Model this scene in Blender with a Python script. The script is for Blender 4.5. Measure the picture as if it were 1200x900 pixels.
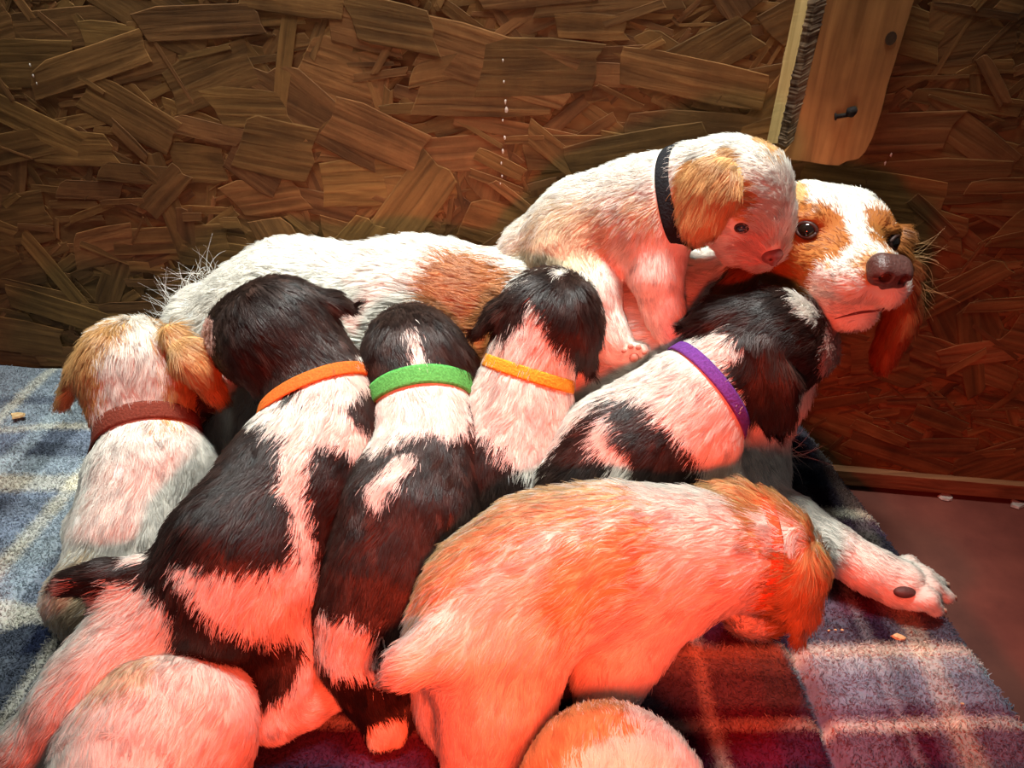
import bpy, math, random
import numpy as np
from mathutils import Vector, Matrix, kdtree

# ------------------------------------------------------------------ units, camera
# Design units: bed top is z = 0, camera 0.6 above it.  W() turns them into metres with the floor at z = 0.
S = 0.9
BED = 0.10
F = 880.0                      # focal length in pixels of the 1200 x 900 frame
TH = math.radians(33)
HC = 0.6
CT, ST = math.cos(TH), math.sin(TH)

scene = bpy.context.scene
for o in list(bpy.data.objects):
    bpy.data.objects.remove(o)
col = scene.collection

def W(p):
    p = np.asarray(p, float)
    return (p + np.array([0, 0, BED])) * S

cam_d = bpy.data.cameras.new('camera')
cam_d.sensor_width = 36
cam_d.lens = F / 1200 * 36
cam_d.clip_start = 0.01
cam = bpy.data.objects.new('camera', cam_d)
cam.location = W((0, 0, HC))
cam.rotation_euler = (math.pi / 2 - TH, 0, 0)
col.objects.link(cam)
scene.camera = cam

# ------------------------------------------------------------------ world, lights, exposure
scene.view_settings.view_transform = 'Standard'
scene.view_settings.look = 'None'
scene.view_settings.exposure = 0.0
scene.view_settings.gamma = 1.0
scene.view_settings.use_curve_mapping = False
world = bpy.data.worlds.new('world'); scene.world = world
world.use_nodes = True
world.node_tree.nodes['Background'].inputs[0].default_value = (0.9, 0.95, 1.0, 1)
world.node_tree.nodes['Background'].inputs[1].default_value = 0.09

def look_at(o, tgt):
    d = Vector(W(tgt)) - o.location
    o.rotation_euler = d.to_track_quat('-Z', 'Y').to_euler()

def area(name, loc, tgt, size, power, color):
    l = bpy.data.lights.new(name, 'AREA'); l.shape = 'DISK'; l.size = size * S; l.energy = power; l.color = color
    o = bpy.data.objects.new(name, l); o.location = W(loc); col.objects.link(o); look_at(o, tgt)
    return o

# cool white tube lamp on the ceiling, along the wall above the bed
tl = area('ceiling_tube_lamp', (-0.12, 0.78, 1.45), (-0.10, 0.80, 0.0), 1.0, 5.6, (0.95, 1.0, 0.95))
tl.data.shape = 'RECTANGLE'; tl.data.size = 1.0 * S; tl.data.size_y = 0.22 * S; tl.data.spread = math.radians(49)
tl.rotation_euler = (math.radians(-1), 0, math.radians(-4))
# red heat lamp hanging low beside the photographer
hl = bpy.data.lights.new('heat_lamp', 'SPOT'); hl.energy = 17; hl.color = (1.0, 0.07, 0.025)
hl.spot_size = math.radians(136); hl.spot_blend = 0.85; hl.shadow_soft_size = 0.035
ho = bpy.data.objects.new('heat_lamp', hl); ho.location = W((0.02, 0.08, 0.38)); col.objects.link(ho)
look_at(ho, (0.04, 0.40, -0.03))

# ------------------------------------------------------------------ pixel geometry
def ray(px, py):
    x = (px - 600) / F; y = -(py - 450) / F
    return np.array([x, CT + y * ST, -ST + y * CT])

def PY(px, py, Y):             # point on the pixel's ray at forward distance Y
    d = ray(px, py); t = Y / d[1]
    p = d * t; p[2] += HC
    return p, t / F
def PZ(px, py, z):             # point on the pixel's ray at height z over the bed
    d = ray(px, py); t = (z - HC) / d[2]
    p = d * t; p[2] += HC
    return p, t / F
def proj(p):
    q = p - np.array([0, 0, HC])
    z = q[..., 1] * CT - q[..., 2] * ST
    y = q[..., 1] * ST + q[..., 2] * CT
    return 600 + F * q[..., 0] / z, 450 - F * y / z

# ------------------------------------------------------------------ materials
def new_mat(name):
    m = bpy.data.materials.new(name); m.use_nodes = True
    nt = m.node_tree
    return m, nt, nt.nodes['Principled BSDF']

def plain(name, color, rough=0.5, spec=0.5, noise=0.0, scale=60, bump=0.0):
    m, nt, b = new_mat(name)
    b.inputs['Roughness'].default_value = rough
    b.inputs['Specular IOR Level'].default_value = spec
    n = nt.nodes.new('ShaderNodeTexNoise'); n.inputs['Scale'].default_value = scale; n.inputs['Detail'].default_value = 5
    tc = nt.nodes.new('ShaderNodeTexCoord'); nt.links.new(tc.outputs['Object'], n.inputs['Vector'])
    r = nt.nodes.new('ShaderNodeValToRGB')
    r.color_ramp.elements[0].position = .3; r.color_ramp.elements[1].position = .7
    r.color_ramp.elements[0].color = tuple(c * (1 - noise) for c in color) + (1,)
    r.color_ramp.elements[1].color = tuple(min(1, c * (1 + noise)) for c in color) + (1,)
    nt.links.new(n.outputs['Fac'], r.inputs['Fac']); nt.links.new(r.outputs['Color'], b.inputs['Base Color'])
    if bump:
        bp = nt.nodes.new('ShaderNodeBump'); bp.inputs['Strength'].default_value = bump; bp.inputs['Distance'].default_value = .002
        nt.links.new(n.outputs['Fac'], bp.inputs['Height']); nt.links.new(bp.outputs['Normal'], b.inputs['Normal'])
    return m

def fur_mat(name, rough, spec, nmix=0.75):
    m, nt, b = new_mat(name)
    a = nt.nodes.new('ShaderNodeAttribute'); a.attribute_name = 'col'
    nt.links.new(a.outputs['Color'], b.inputs['Base Color'])
    b.inputs['Roughness'].default_value = rough
    b.inputs['Specular IOR Level'].default_value = spec
    n = nt.nodes.new('ShaderNodeAttribute'); n.attribute_name = 'nrm'
    g = nt.nodes.new('ShaderNodeNewGeometry')
    mx = nt.nodes.new('ShaderNodeMix'); mx.data_type = 'VECTOR'; mx.inputs[0].default_value = nmix
    nt.links.new(g.outputs['Normal'], mx.inputs[4]); nt.links.new(n.outputs['Vector'], mx.inputs[5])
    nz = nt.nodes.new('ShaderNodeVectorMath'); nz.operation = 'NORMALIZE'
    nt.links.new(mx.outputs[1], nz.inputs[0]); nt.links.new(nz.outputs[0], b.inputs['Normal'])
    tr = nt.nodes.new('ShaderNodeBsdfTranslucent'); nt.links.new(a.outputs['Color'], tr.inputs['Color'])
    ms = nt.nodes.new('ShaderNodeMixShader'); ms.inputs[0].default_value = .28
    nt.links.new(b.outputs[0], ms.inputs[1]); nt.links.new(tr.outputs[0], ms.inputs[2])
    nt.links.new(ms.outputs[0], nt.nodes['Material Output'].inputs['Surface'])
    return m

M_FUR = fur_mat('soft_fur', 0.42, 0.4, 0.6)
M_PILE = fur_mat('fleece_fibre', 0.9, 0.05, 0.6)
M_SKIN, _nt, _b = new_mat('coat_skin')
_a = _nt.nodes.new('ShaderNodeAttribute'); _a.attribute_name = 'col'
_nt.links.new(_a.outputs['Color'], _b.inputs['Base Color']); _b.inputs['Roughness'].default_value = .7
_b.inputs['Specular IOR Level'].default_value = .15
M_EYE = plain('dark_eye', (0.012, 0.007, 0.005), 0.06, 0.6)
M_BLUEEYE = plain('blue_grey_eye', (0.03, 0.045, 0.07), 0.08, 0.6)
M_LID = plain('dark_eyelid', (0.05, 0.02, 0.015), 0.5, 0.3)
M_LIP = plain('lip_skin', (0.16, 0.05, 0.045), 0.5, 0.3)
M_NOSE = plain('liver_nose_leather', (0.10, 0.042, 0.034), 0.38, 0.5, 0.25, 400, 0.5)
M_NOSTRIL = plain('nostril_dark', (0.02, 0.008, 0.008), 0.5, 0.3)
M_PINKNOSE = plain('pink_brown_nose', (0.22, 0.07, 0.06), 0.4, 0.4, 0.2, 300, 0.2)
M_PAD = plain('dark_paw_pad', (0.09, 0.035, 0.03), 0.6, 0.3, 0.2, 300, 0.4)
M_PINKPAD = plain('pink_paw_pad', (0.45, 0.22, 0.16), 0.6, 0.3, 0.15, 300, 0.3)
M_CLAW = plain('horn_claw', (0.5, 0.35, 0.25), 0.35, 0.4)

# ------------------------------------------------------------------ mesh helpers
def mesh_obj(name, V, Fc, mat, parent=None, smooth=True, design=True, vcol=None):
    V = np.asarray(V, float)
    if design: V = W(V)
    me = bpy.data.meshes.new(name)
    if isinstance(Fc, np.ndarray):
        nf, k = Fc.shape
        me.vertices.add(len(V)); me.vertices.foreach_set('co', V.astype(np.float32).ravel())
        me.loops.add(nf * k); me.loops.foreach_set('vertex_index', Fc.astype(np.int32).ravel())
        me.polygons.add(nf); me.polygons.foreach_set('loop_start', np.arange(0, nf * k, k, dtype=np.int32))
        me.update(calc_edges=True); me.validate()
    else:
        me.from_pydata(V.tolist(), [], Fc); me.update()
    if smooth: me.polygons.foreach_set('use_smooth', np.ones(len(me.polygons), bool))
    if vcol is not None:
        at = me.attributes.new('col', 'FLOAT_COLOR', 'POINT')
        c4 = np.ones((len(V), 4), np.float32); c4[:, :3] = vcol
        at.data.foreach_set('color', c4.ravel())
    if mat: me.materials.append(mat)
    o = bpy.data.objects.new(name, me); col.objects.link(o)
    if parent is not None:
        o.parent = parent
        o.matrix_parent_inverse = Matrix.Translation(-parent.location)
    return o

def curves_obj(name, P, R, C, N, mat, parent=None):
    """P (n,k,3) design points, R (n,k) radii, C (n,3) colour, N (n,3) normal"""
    n, k, _ = P.shape
    hc = bpy.data.hair_curves.new(name)
    hc.add_curves([k] * n)
    hc.attributes['position'].data.foreach_set('vector', W(P.reshape(-1, 3)).astype(np.float32).ravel())
    ra = hc.attributes.get('radius') or hc.attributes.new('radius', 'FLOAT', 'POINT')
    ra.data.foreach_set('value', (R * S).astype(np.float32).ravel())
    ca = hc.attributes.new('col', 'FLOAT_COLOR', 'CURVE')
    c4 = np.ones((n, 4), np.float32); c4[:, :3] = C; ca.data.foreach_set('color', c4.ravel())
    na = hc.attributes.new('nrm', 'FLOAT_VECTOR', 'CURVE'); na.data.foreach_set('vector', N.astype(np.float32).ravel())
    hc.materials.append(mat)
    o = bpy.data.objects.new(name, hc); col.objects.link(o)
    if parent is not None:
        o.parent = parent; o.matrix_parent_inverse = Matrix.Translation(-parent.location)
    o['kind'] = 'stuff'
    return o

def tag(o, label=None, cat=None, group=None, kind=None):
    if label: o['label'] = label
    if cat: o['category'] = cat
    if group: o['group'] = group
    if kind: o['kind'] = kind
    return o

def unit(v):
    v = np.asarray(v, float); return v / (np.linalg.norm(v) + 1e-12)

# smooth 3-D noise out of sines, in [-1, 1]
_rs = np.random.RandomState(7)
_K = [(_rs.randn(3), _rs.rand() * 6.28) for _ in range(24)]
def snoise(p, scale, seed=0, n=5):
    v = 0
    for i in range(n):
        k, ph = _K[(i + seed * 5) % 24]
        v = v + np.sin((p @ k) * scale * (1 + .35 * i) + ph + seed)
    return v / n * 1.4

# ------------------------------------------------------------------ signed-distance sculpting
def cone_d(p, a, ra, b, rb, flat):
    ba = b - a
    q = p - a
    if flat is not None:
        n, s = flat
    t = np.clip(q @ ba / (ba @ ba + 1e-12), 0, 1)
    r = q - t[..., None] * ba
    if flat is not None:
        r = r + ((s - 1) * (r @ n))[..., None] * n
    return np.sqrt((r * r).sum(-1)) - (ra + (rb - ra) * t)

def smin(a, b, k):
    h = np.maximum(k - np.abs(a - b), 0) / k
    return np.minimum(a, b) - h * h * k * .25

def surface_nets(D, org, h):
    ins = D < 0
    nx, ny, nz = D.shape
    cs = [(i, j, k) for i in (0, 1) for j in (0, 1) for k in (0, 1)]
    cnt = np.zeros((nx - 1, ny - 1, nz - 1), np.int8)
    for i, j, k in cs: cnt += ins[i:nx - 1 + i, j:ny - 1 + j, k:nz - 1 + k]
    act = (cnt > 0) & (cnt < 8)
    idx = np.argwhere(act)
    cid = -np.ones(act.shape, np.int32); cid[act] = np.arange(len(idx))
    acc = np.zeros((len(idx), 3)); n = np.zeros(len(idx))
    for c0 in cs:
        for ax in range(3):
            if c0[ax]: continue
            c1 = list(c0); c1[ax] = 1
            d0 = D[idx[:, 0] + c0[0], idx[:, 1] + c0[1], idx[:, 2] + c0[2]]
            d1 = D[idx[:, 0] + c1[0], idx[:, 1] + c1[1], idx[:, 2] + c1[2]]
            m = (d0 < 0) != (d1 < 0)
            t = np.where(m, d0 / np.where(m, d0 - d1, 1), 0)
            pos = np.array(c0, float)[None].repeat(len(idx), 0); pos[:, ax] += t
            acc += pos * m[:, None]; n += m
    V = org + h * (idx + acc / n[:, None])
    quads = []
    for ax in range(3):
        u, v = (ax + 1) % 3, (ax + 2) % 3
        sl0 = [slice(None)] * 3; sl1 = [slice(None)] * 3
        sl0[ax] = slice(0, D.shape[ax] - 1); sl1[ax] = slice(1, D.shape[ax])
        A, B = ins[tuple(sl0)], ins[tuple(sl1)]
        e = np.argwhere(A != B)
        lim = act.shape
        e = e[(e[:, u] > 0) & (e[:, v] > 0) & (e[:, u] < lim[u]) & (e[:, v] < lim[v])]
        if not len(e): continue
        s = A[e[:, 0], e[:, 1], e[:, 2]]
        def c(du, dv):
            q = e.copy(); q[:, u] -= du; q[:, v] -= dv
            return cid[q[:, 0], q[:, 1], q[:, 2]]
        q = np.stack([c(1, 1), c(0, 1), c(0, 0), c(1, 0)], 1)
        q[~s] = q[~s][:, ::-1]
        quads.append(q)
    return V, np.concatenate(quads)

def vnormals(V, Q):
    a, b, c, d = (V[Q[:, i]] for i in range(4))
    n = np.cross(c - a, d - b)
    N = np.zeros_like(V)
    for i in range(4):
        for k in range(3): N[:, k] += np.bincount(Q[:, i], n[:, k], len(V))
    return N / (np.linalg.norm(N, axis=1, keepdims=True) + 1e-12)

def relax(V, Q, it):
    e = np.concatenate([Q[:, [0, 1]], Q[:, [1, 2]], Q[:, [2, 3]], Q[:, [3, 0]]])
    deg = np.bincount(e[:, 0], minlength=len(V)) + np.bincount(e[:, 1], minlength=len(V))
    for s in range(it):
        for lam in (.5, -.45):
            A = np.zeros_like(V)
            for k in range(3):
                A[:, k] = np.bincount(e[:, 0], V[e[:, 1], k], len(V)) + np.bincount(e[:, 1], V[e[:, 0], k], len(V))
            V = V + lam * (A / deg[:, None] - V)
    return V

WHITE = (0.80, 0.74, 0.66); CREAM = (0.70, 0.54, 0.36); TAN = (0.60, 0.33, 0.13); GOLD = (0.56, 0.31, 0.12)
FAWN = (0.66, 0.43, 0.22); ORANGE = (0.42, 0.15, 0.035); RUST = (0.30, 0.085, 0.025); LIVER = (0.030, 0.0155, 0.0115); PINK = (0.75, 0.45, 0.38)

def in_poly(x, y, poly):
    r = np.zeros(x.shape, bool)
    n = len(poly)
    for i in range(n):
        x0, y0 = poly[i]; x1, y1 = poly[(i + 1) % n]
        if y0 == y1: continue
        r ^= ((y0 > y) != (y1 > y)) & (x < (x1 - x0) * (y - y0) / (y1 - y0) + x0)
    return r

BUILT = []
class Animal:
    def __init__(s, name, label, cat, base_px, base_z=0.0, coat=WHITE, seed=0, group=None, at=None):
        s.prims = []; s.subs = []; s.marks = []; s.coat = coat; s.bare = []; s.rng = np.random.RandomState(seed + 11)
        s.seed = seed; s.rf = .91
        b = PZ(*base_px, base_z)[0] if at is None else np.array(at)
        s.root = bpy.data.objects.new(name, None); s.root.location = W(b); s.root.empty_display_size = .03
        col.objects.link(s.root); tag(s.root, label, cat, group)
    # --- shape
    def seg(s, a, ra, b, rb, k=.02, L=.009, lift=.25, flat=None, color=None, flow=None):
        a = np.asarray(a, float); b = np.asarray(b, float)
        f = unit(b - a) if flow is None else unit(flow)
        s.prims.append(dict(a=a, ra=ra, b=b, rb=rb, k=k, L=L, lift=lift, flat=flat, color=color, flow=f))
    def chain(s, pts, k=.02, L=.009, lift=.25, flat=None, color=None):
        """pts: (px, py, Y, radius_px) or (px, py, ('z', z), radius_px)"""
        q = [s.pt(*p) for p in pts]
        for (a, ra), (b, rb) in zip(q, q[1:]): s.seg(a, ra, b, rb, k, L, lift, flat, color)
        return q
    def pt(s, px, py, Y, r):
        p, sc = PZ(px, py, Y[1]) if isinstance(Y, tuple) else PY(px, py, Y)
        return p, r * sc * s.rf
    def ear(s, pts, centre, k=.007, L=.012, color=None, thin=2.6, lift=.22):
        q = [(p, r / s.rf) for p, r in (s.pt(*p) for p in pts)]
        ax = unit(q[-1][0] - q[0][0])
        mid = sum(p for p, r in q) / len(q)
        n = mid - centre; n = unit(n - (n @ ax) * ax)
        for (a, ra), (b, rb) in zip(q, q[1:]): s.seg(a, ra, b, rb, k, L, lift, (n, thin), color)
    def paw(s, px, py, z, r, toe_px, L=.005, k=.008, color=None):
        """foot at pixel, toes pointing towards another pixel on the bed"""
        c, sc = PZ(px, py, z); r = r * sc
        t, _ = PZ(*toe_px, z * .8); d = unit(t - c); side = unit(np.cross(d, (0, 0, 1)))
        s.seg(c, r, c + d * r * .7, r * .86, .012, L, .2, None, color)
        for i, o in enumerate((-.62, -.22, .22, .62)):
            e = c + d * r * (1.45 - .25 * abs(o)) + side * o * r * 1.15 + np.array([0, 0, -.25 * r])
            s.seg(c + d * r * .5 + side * o * r * .9, r * .42, e, r * .36, .006, L, .2, None, color)
    def sub(s, a, ra, b, rb, k=.006, flat=None):
        s.subs.append((np.asarray(a, float), ra, np.asarray(b, float), rb, k, flat))
    def dist(s, p):
        d = np.full(p.shape[:-1], 10.)
        for q in s.prims: d = smin(d, cone_d(p, q['a'], q['ra'], q['b'], q['rb'], q['flat']), q['k'])
        for a, ra, b, rb, k, fl in s.subs: d = -smin(-d, cone_d(p, a, ra, b, rb, fl), k)
        return d
    def hit(s, px, py):
        d = unit(ray(px, py)); p = np.array([0, 0, HC]); t = .1
        for _ in range(90):
            e = float(s.dist((p + d * t)[None])[0])
            t += e * .7
            if e < .0003: break
        return p + d * t, t / np.linalg.norm(ray(px, py)) / F
    def grad(s, p):
        e = .002; g = np.array([s.dist((p + np.eye(3)[i] * e)[None])[0] - s.dist((p - np.eye(3)[i] * e)[None])[0] for i in range(3)])
        return unit(g)
    def build(s, h=.004, sm=2, zmin=.001):
        lo = np.min([np.minimum(q['a'] - q['ra'], q['b'] - q['rb']) for q in s.prims], 0) - .02
        hi = np.max([np.maximum(q['a'] + q['ra'], q['b'] + q['rb']) for q in s.prims], 0) + .02
        n = np.ceil((hi - lo) / h).astype(int) + 1
        D = np.full(n, 10.)
        ax = [lo[i] + h * np.arange(n[i]) for i in range(3)]
        def region(a, ra, b, rb, pad):
            l = np.minimum(a - ra, b - rb) - pad; u = np.maximum(a + ra, b + rb) + pad
            i0 = np.clip(np.floor((l - lo) / h).astype(int), 0, n); i1 = np.clip(np.ceil((u - lo) / h).astype(int) + 1, 0, n)
            sl = tuple(slice(i0[i], i1[i]) for i in range(3))
            g = np.stack(np.meshgrid(*[ax[i][sl[i]] for i in range(3)], indexing='ij'), -1)
            return sl, g
        for q in s.prims:
            sl, g = region(q['a'], q['ra'], q['b'], q['rb'], q['k'] + 2 * h)
            D[sl] = smin(D[sl], cone_d(g, q['a'], q['ra'], q['b'], q['rb'], q['flat']), q['k'])
        for a, ra, b, rb, k, fl in s.subs:
            sl, g = region(a, ra, b, rb, k + 2 * h)
            D[sl] = -smin(-D[sl], cone_d(g, a, ra, b, rb, fl), k)
        # bodies press against each other instead of passing through
        for other in BUILT:
            if (other.lo > hi).any() or (other.hi < lo).any(): continue
            ii = np.argwhere(D < 2.5 * h)
            g = lo + ii * h
            m_ = ((g > other.lo) & (g < other.hi)).all(1); ii, g = ii[m_], g[m_]
            if not len(ii): continue
            od = other.dist(g)
            D[ii[:, 0], ii[:, 1], ii[:, 2]] = np.maximum(D[ii[:, 0], ii[:, 1], ii[:, 2]], -od - .003)
        s.lo, s.hi = lo, hi; BUILT.append(s)
        # rest on the bed: nothing below its surface
        D = np.maximum(D, (zmin - ax[2])[None, None, :])
        V, Q = surface_nets(D, lo, h)
        V = relax(V, Q, sm); N = vnormals(V, Q)
        s.V, s.Q, s.N = V, Q, N
        c, _, _, _ = s.shade(V, jitter=0)
        w = (c.mean(1) > .45)[:, None]
        c = np.where(w, c * np.array([1, .93, .90]), c)
        s.body = mesh_obj('body', V, Q, M_SKIN, s.root, vcol=c)
        return s.body
    # --- coat
    def mark(s, poly, color, soft=4, facing=None): s.marks.append((poly, color, soft, facing))
    def shade(s, p, jitter=1, N=None):
        n = len(p)
        dd = np.stack([cone_d(p, q['a'], q['ra'], q['b'], q['rb'], None) if q['flat'] is None else
                       cone_d(p, q['a'], q['ra'], q['b'], q['rb'], q['flat']) for q in s.prims], 1)
        dm = dd.min(1, keepdims=True)
        w = np.exp(-(dd - dm) / .006); w /= w.sum(1, keepdims=True)
        flow = w @ np.array([q['flow'] for q in s.prims])
        L = w @ np.array([q['L'] for q in s.prims]); lift = w @ np.array([q['lift'] for q in s.prims])
        c = np.tile(np.array(s.coat, float), (n, 1))
        px, py = proj(p)
        wx = snoise(p, 90, 1) * 5 + snoise(p, 260, 2) * 3; wy = snoise(p, 90, 3) * 5 + snoise(p, 260, 4) * 3
        near = dd.argmin(1)
        for i, q in enumerate(s.prims):
            if q['color'] is not None: c[near == i] = q['color']
        for poly, color, soft, facing in s.marks:
            jx = px + wx * min(1, soft / 4) + s.rng.randn(n) * soft * jitter; jy = py + wy * min(1, soft / 4) + s.rng.randn(n) * soft * jitter
            m = in_poly(jx, jy, poly)
            if facing is not None and N is not None:
                m &= (N @ -unit(ray(*poly[0]))) > facing
            c[m] = color
        return c, flow, L, lift
    def fur(s, density=720000, radius=.00030, k=5, clump=.42, wave=.35, grav=.15, name='fur', lmul=1.35):
        V, Q, N = s.V, s.Q, s.N
        T = np.concatenate([Q[:, [0, 1, 2]], Q[:, [0, 2, 3]]])
        a, b, c = V[T[:, 0]], V[T[:, 1]], V[T[:, 2]]
        ar = np.linalg.norm(np.cross(b - a, c - a), axis=1) / 2
        n = int(ar.sum() * density)
        f = s.rng.choice(len(T), n, p=ar / ar.sum())
        u, v = s.rng.rand(2, n); m = u + v > 1; u[m] = 1 - u[m]; v[m] = 1 - v[m]
        p = a[f] + (b - a)[f] * u[:, None] + (c - a)[f] * v[:, None]
        nn = N[T[f, 0]] * (1 - u - v)[:, None] + N[T[f, 1]] * u[:, None] + N[T[f, 2]] * v[:, None]
        nn /= np.linalg.norm(nn, axis=1, keepdims=True) + 1e-9
        keep = p[:, 2] > .004
        for other in BUILT:
            if other is not s and not ((other.lo > s.hi).any() or (other.hi < s.lo).any()):
                keep[keep] &= other.dist(p[keep]) > -.004
        for cc, r in s.bare: keep &= ((p - cc) ** 2).sum(1) > r * r
        p, nn = p[keep], nn[keep]; n = len(p)
        colr, flow, L, lift = s.shade(p, 1, nn)
        fl = flow - (flow * nn).sum(1, keepdims=True) * nn
        ln = np.linalg.norm(fl, axis=1, keepdims=True)
        fl = fl / (ln + 1e-6)
        wob = np.stack([snoise(p, 70, 6), snoise(p, 70, 8), snoise(p, 70, 10)], 1) * wave
        wob += np.stack([snoise(p, 200, 7), snoise(p, 200, 9), snoise(p, 200, 11)], 1) * wave * .6
        fl = fl + wob; fl -= (fl * nn).sum(1, keepdims=True) * nn; fl /= np.linalg.norm(fl, axis=1, keepdims=True) + 1e-6
        L = L * (.65 + .6 * s.rng.rand(n)) * lmul
        tz = np.clip(p[:, 2] / .02, .3, 1); L = L * tz
        fl = fl + s.rng.randn(n, 3) * .13
        P = np.zeros((n, k, 3)); P[:, 0] = p - nn * .0003
        for i in range(1, k):
            t = i / (k - 1)
            lf = lift * (1.15 - .75 * t)
            d = fl * (1 - lf)[:, None] + nn * lf[:, None] + np.array([0, 0, -grav * t])
            d /= np.linalg.norm(d, axis=1, keepdims=True)
            P[:, i] = P[:, i - 1] + d * (L / (k - 1))[:, None]
        if clump:
            m = max(20, n // 34)
            ci = s.rng.choice(n, m, replace=False)
            kd = kdtree.KDTree(m)
            for j, i in enumerate(ci): kd.insert(p[i], j)
            kd.balance()
            near = np.array([kd.find(q)[1] for q in p])
            tgt = P[ci[near]]; cf = np.clip((L - .004) / .010, .12, 1)[:, None]
            for i in range(1, k):
                t = i / (k - 1)
                P[:, i] = P[:, i] * (1 - (clump * cf) * t) + (tgt[:, i] + (P[:, 0] - tgt[:, 0]) * .25) * (clump * cf) * t
            tint = (1 + s.rng.randn(m) * .13)[near][:, None]
            dk = colr.mean(1, keepdims=True) < .08
            tint = np.where(dk, np.exp((s.rng.randn(m) * .38)[near][:, None]), tint)
        else: tint = 1
        P[:, :, 2] = np.maximum(P[:, :, 2], .0015)
        colr = np.clip(colr * tint * (1 + s.rng.randn(n, 1) * .08), 0, .95)
        R = radius * (1 - .8 * np.linspace(0, 1, k))[None] * (.8 + .5 * s.rng.rand(n, 1))
        return curves_obj(name, P, R, colr, nn, M_FUR, s.root)
    # --- fittings
    def collar(s, c, axis, width, mat, name='collar', gap=.0010, thick=.0014, cover=.58, shift=-.08):
        axis = unit(axis); u = unit(np.cross(axis, (0, 0, 1) if abs(axis[2]) < .9 else (1, 0, 0))); v = np.cross(axis, u)
        n = 64; rows = []
        prof = [(-.5, 0), (-.5, 1), (-.35, 1.25), (.35, 1.25), (.5, 1), (.5, 0)]
        rad = {}
        for j in (-.5, .5):
            rr = []
            for i in range(n):
                th = 2 * math.pi * i / n; d = u * math.cos(th) + v * math.sin(th)
                ts = np.linspace(.01, .09, 120)
                dv = s.dist(c + axis * j * width + d * ts[:, None])
                k = np.argmax(dv > 0) if (dv > 0).any() else 119
                rr.append(ts[k])
            rr = np.array(rr); 
            for _ in range(3): rr = np.minimum((np.roll(rr, 1) + rr + np.roll(rr, -1)) / 3, np.median(rr) * 1.25)
            rad[j] = rr + gap
        V = []
        for i in range(n):
            th = 2 * math.pi * i / n; d = u * math.cos(th) + v * math.sin(th)
            for w, h in prof:
                r = rad[-.5][i] * (.5 - w) + rad[.5][i] * (.5 + w)
                V.append(c + axis * w * width + d * (r + h * thick))
        m = len(prof); Fc = []
        for i in range(n):
            for j in range(m):
                Fc.append((i * m + j, ((i + 1) % n) * m + j, ((i + 1) % n) * m + (j + 1) % m, i * m + (j + 1) % m))
        o = mesh_obj(name, V, Fc, mat, s.root)
        for i in range(0, n, 2):
            th = 2 * math.pi * i / n; d = u * math.cos(th) + v * math.sin(th)
            s.bare.append((c + d * (rad[-.5][i] + rad[.5][i]) / 2 + axis * width * shift, width * cover))
        return o
    def ball(s, c, r, mat, name, scale=(1, 1, 1), axes=None):
        V = []; Fc = []; a, b = 20, 12
        A = np.eye(3) if axes is None else np.array(axes)
        for i in range(b + 1):
            ph = math.pi * i / b
            for j in range(a):
                th = 2 * math.pi * j / a
                q = np.array([math.sin(ph) * math.cos(th) * scale[0], math.sin(ph) * math.sin(th) * scale[1], math.cos(ph) * scale[2]]) * r
                V.append(c + q @ A)
        for i in range(b):
            for j in range(a):
                Fc.append((i * a + j, i * a + (j + 1) % a, (i + 1) * a + (j + 1) % a, (i + 1) * a + j))
        return mesh_obj(name, V, [f[::-1] for f in Fc], mat, s.root)

def mini_sdf(prims, subs, h):
    A = Animal.__new__(Animal); A.prims = prims; A.subs = subs
    lo = np.min([np.minimum(q['a'] - q['ra'], q['b'] - q['rb']) for q in prims], 0) - .006
    hi = np.max([np.maximum(q['a'] + q['ra'], q['b'] + q['rb']) for q in prims], 0) + .006
    n = np.ceil((hi - lo) / h).astype(int) + 1
    g = np.stack(np.meshgrid(*[lo[i] + h * np.arange(n[i]) for i in range(3)], indexing='ij'), -1)
    V, Q = surface_nets(A.dist(g), lo, h)
    return relax(V, Q, 2), Q
def pr(a, ra, b, rb, k=.006, flat=None): return dict(a=np.asarray(a, float), ra=ra, b=np.asarray(b, float), rb=rb, k=k, flat=flat)

# ------------------------------------------------------------------ the setting: strand-board wall, rail, floor
A0 = np.array([-0.79, 0.992, 0.0])
SV = unit((1.19, -0.164, 0)); NV = np.array([SV[1], -SV[0], 0.0])      # along the wall, out of the wall
def wp(s, z, d): return A0 + SV * s + np.array([0, 0, z]) + NV * d
def wall_hit(px, py, d=0.0):
    r = ray(px, py); o = np.array([0, 0, HC])
    t = ((A0 + NV * d - o) @ NV) / (r @ NV)
    p = o + r * t
    return (p - A0) @ SV, p[2]
def wprism(name, pts, d0, d1, mat, parent=None, pts1=None):
    """polygon in wall coordinates (s, z), from depth d0 to d1"""
    pts1 = pts1 or pts; n = len(pts)
    V = [wp(s, z, d0) for s, z in pts] + [wp(s, z, d1) for s, z in pts1]
    Fc = [tuple(range(n))[::-1], tuple(range(n, 2 * n))] + [(i, (i + 1) % n, n + (i + 1) % n, n + i) for i in range(n)]
    return mesh_obj(name, V, Fc, mat, parent, smooth=False)

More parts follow.
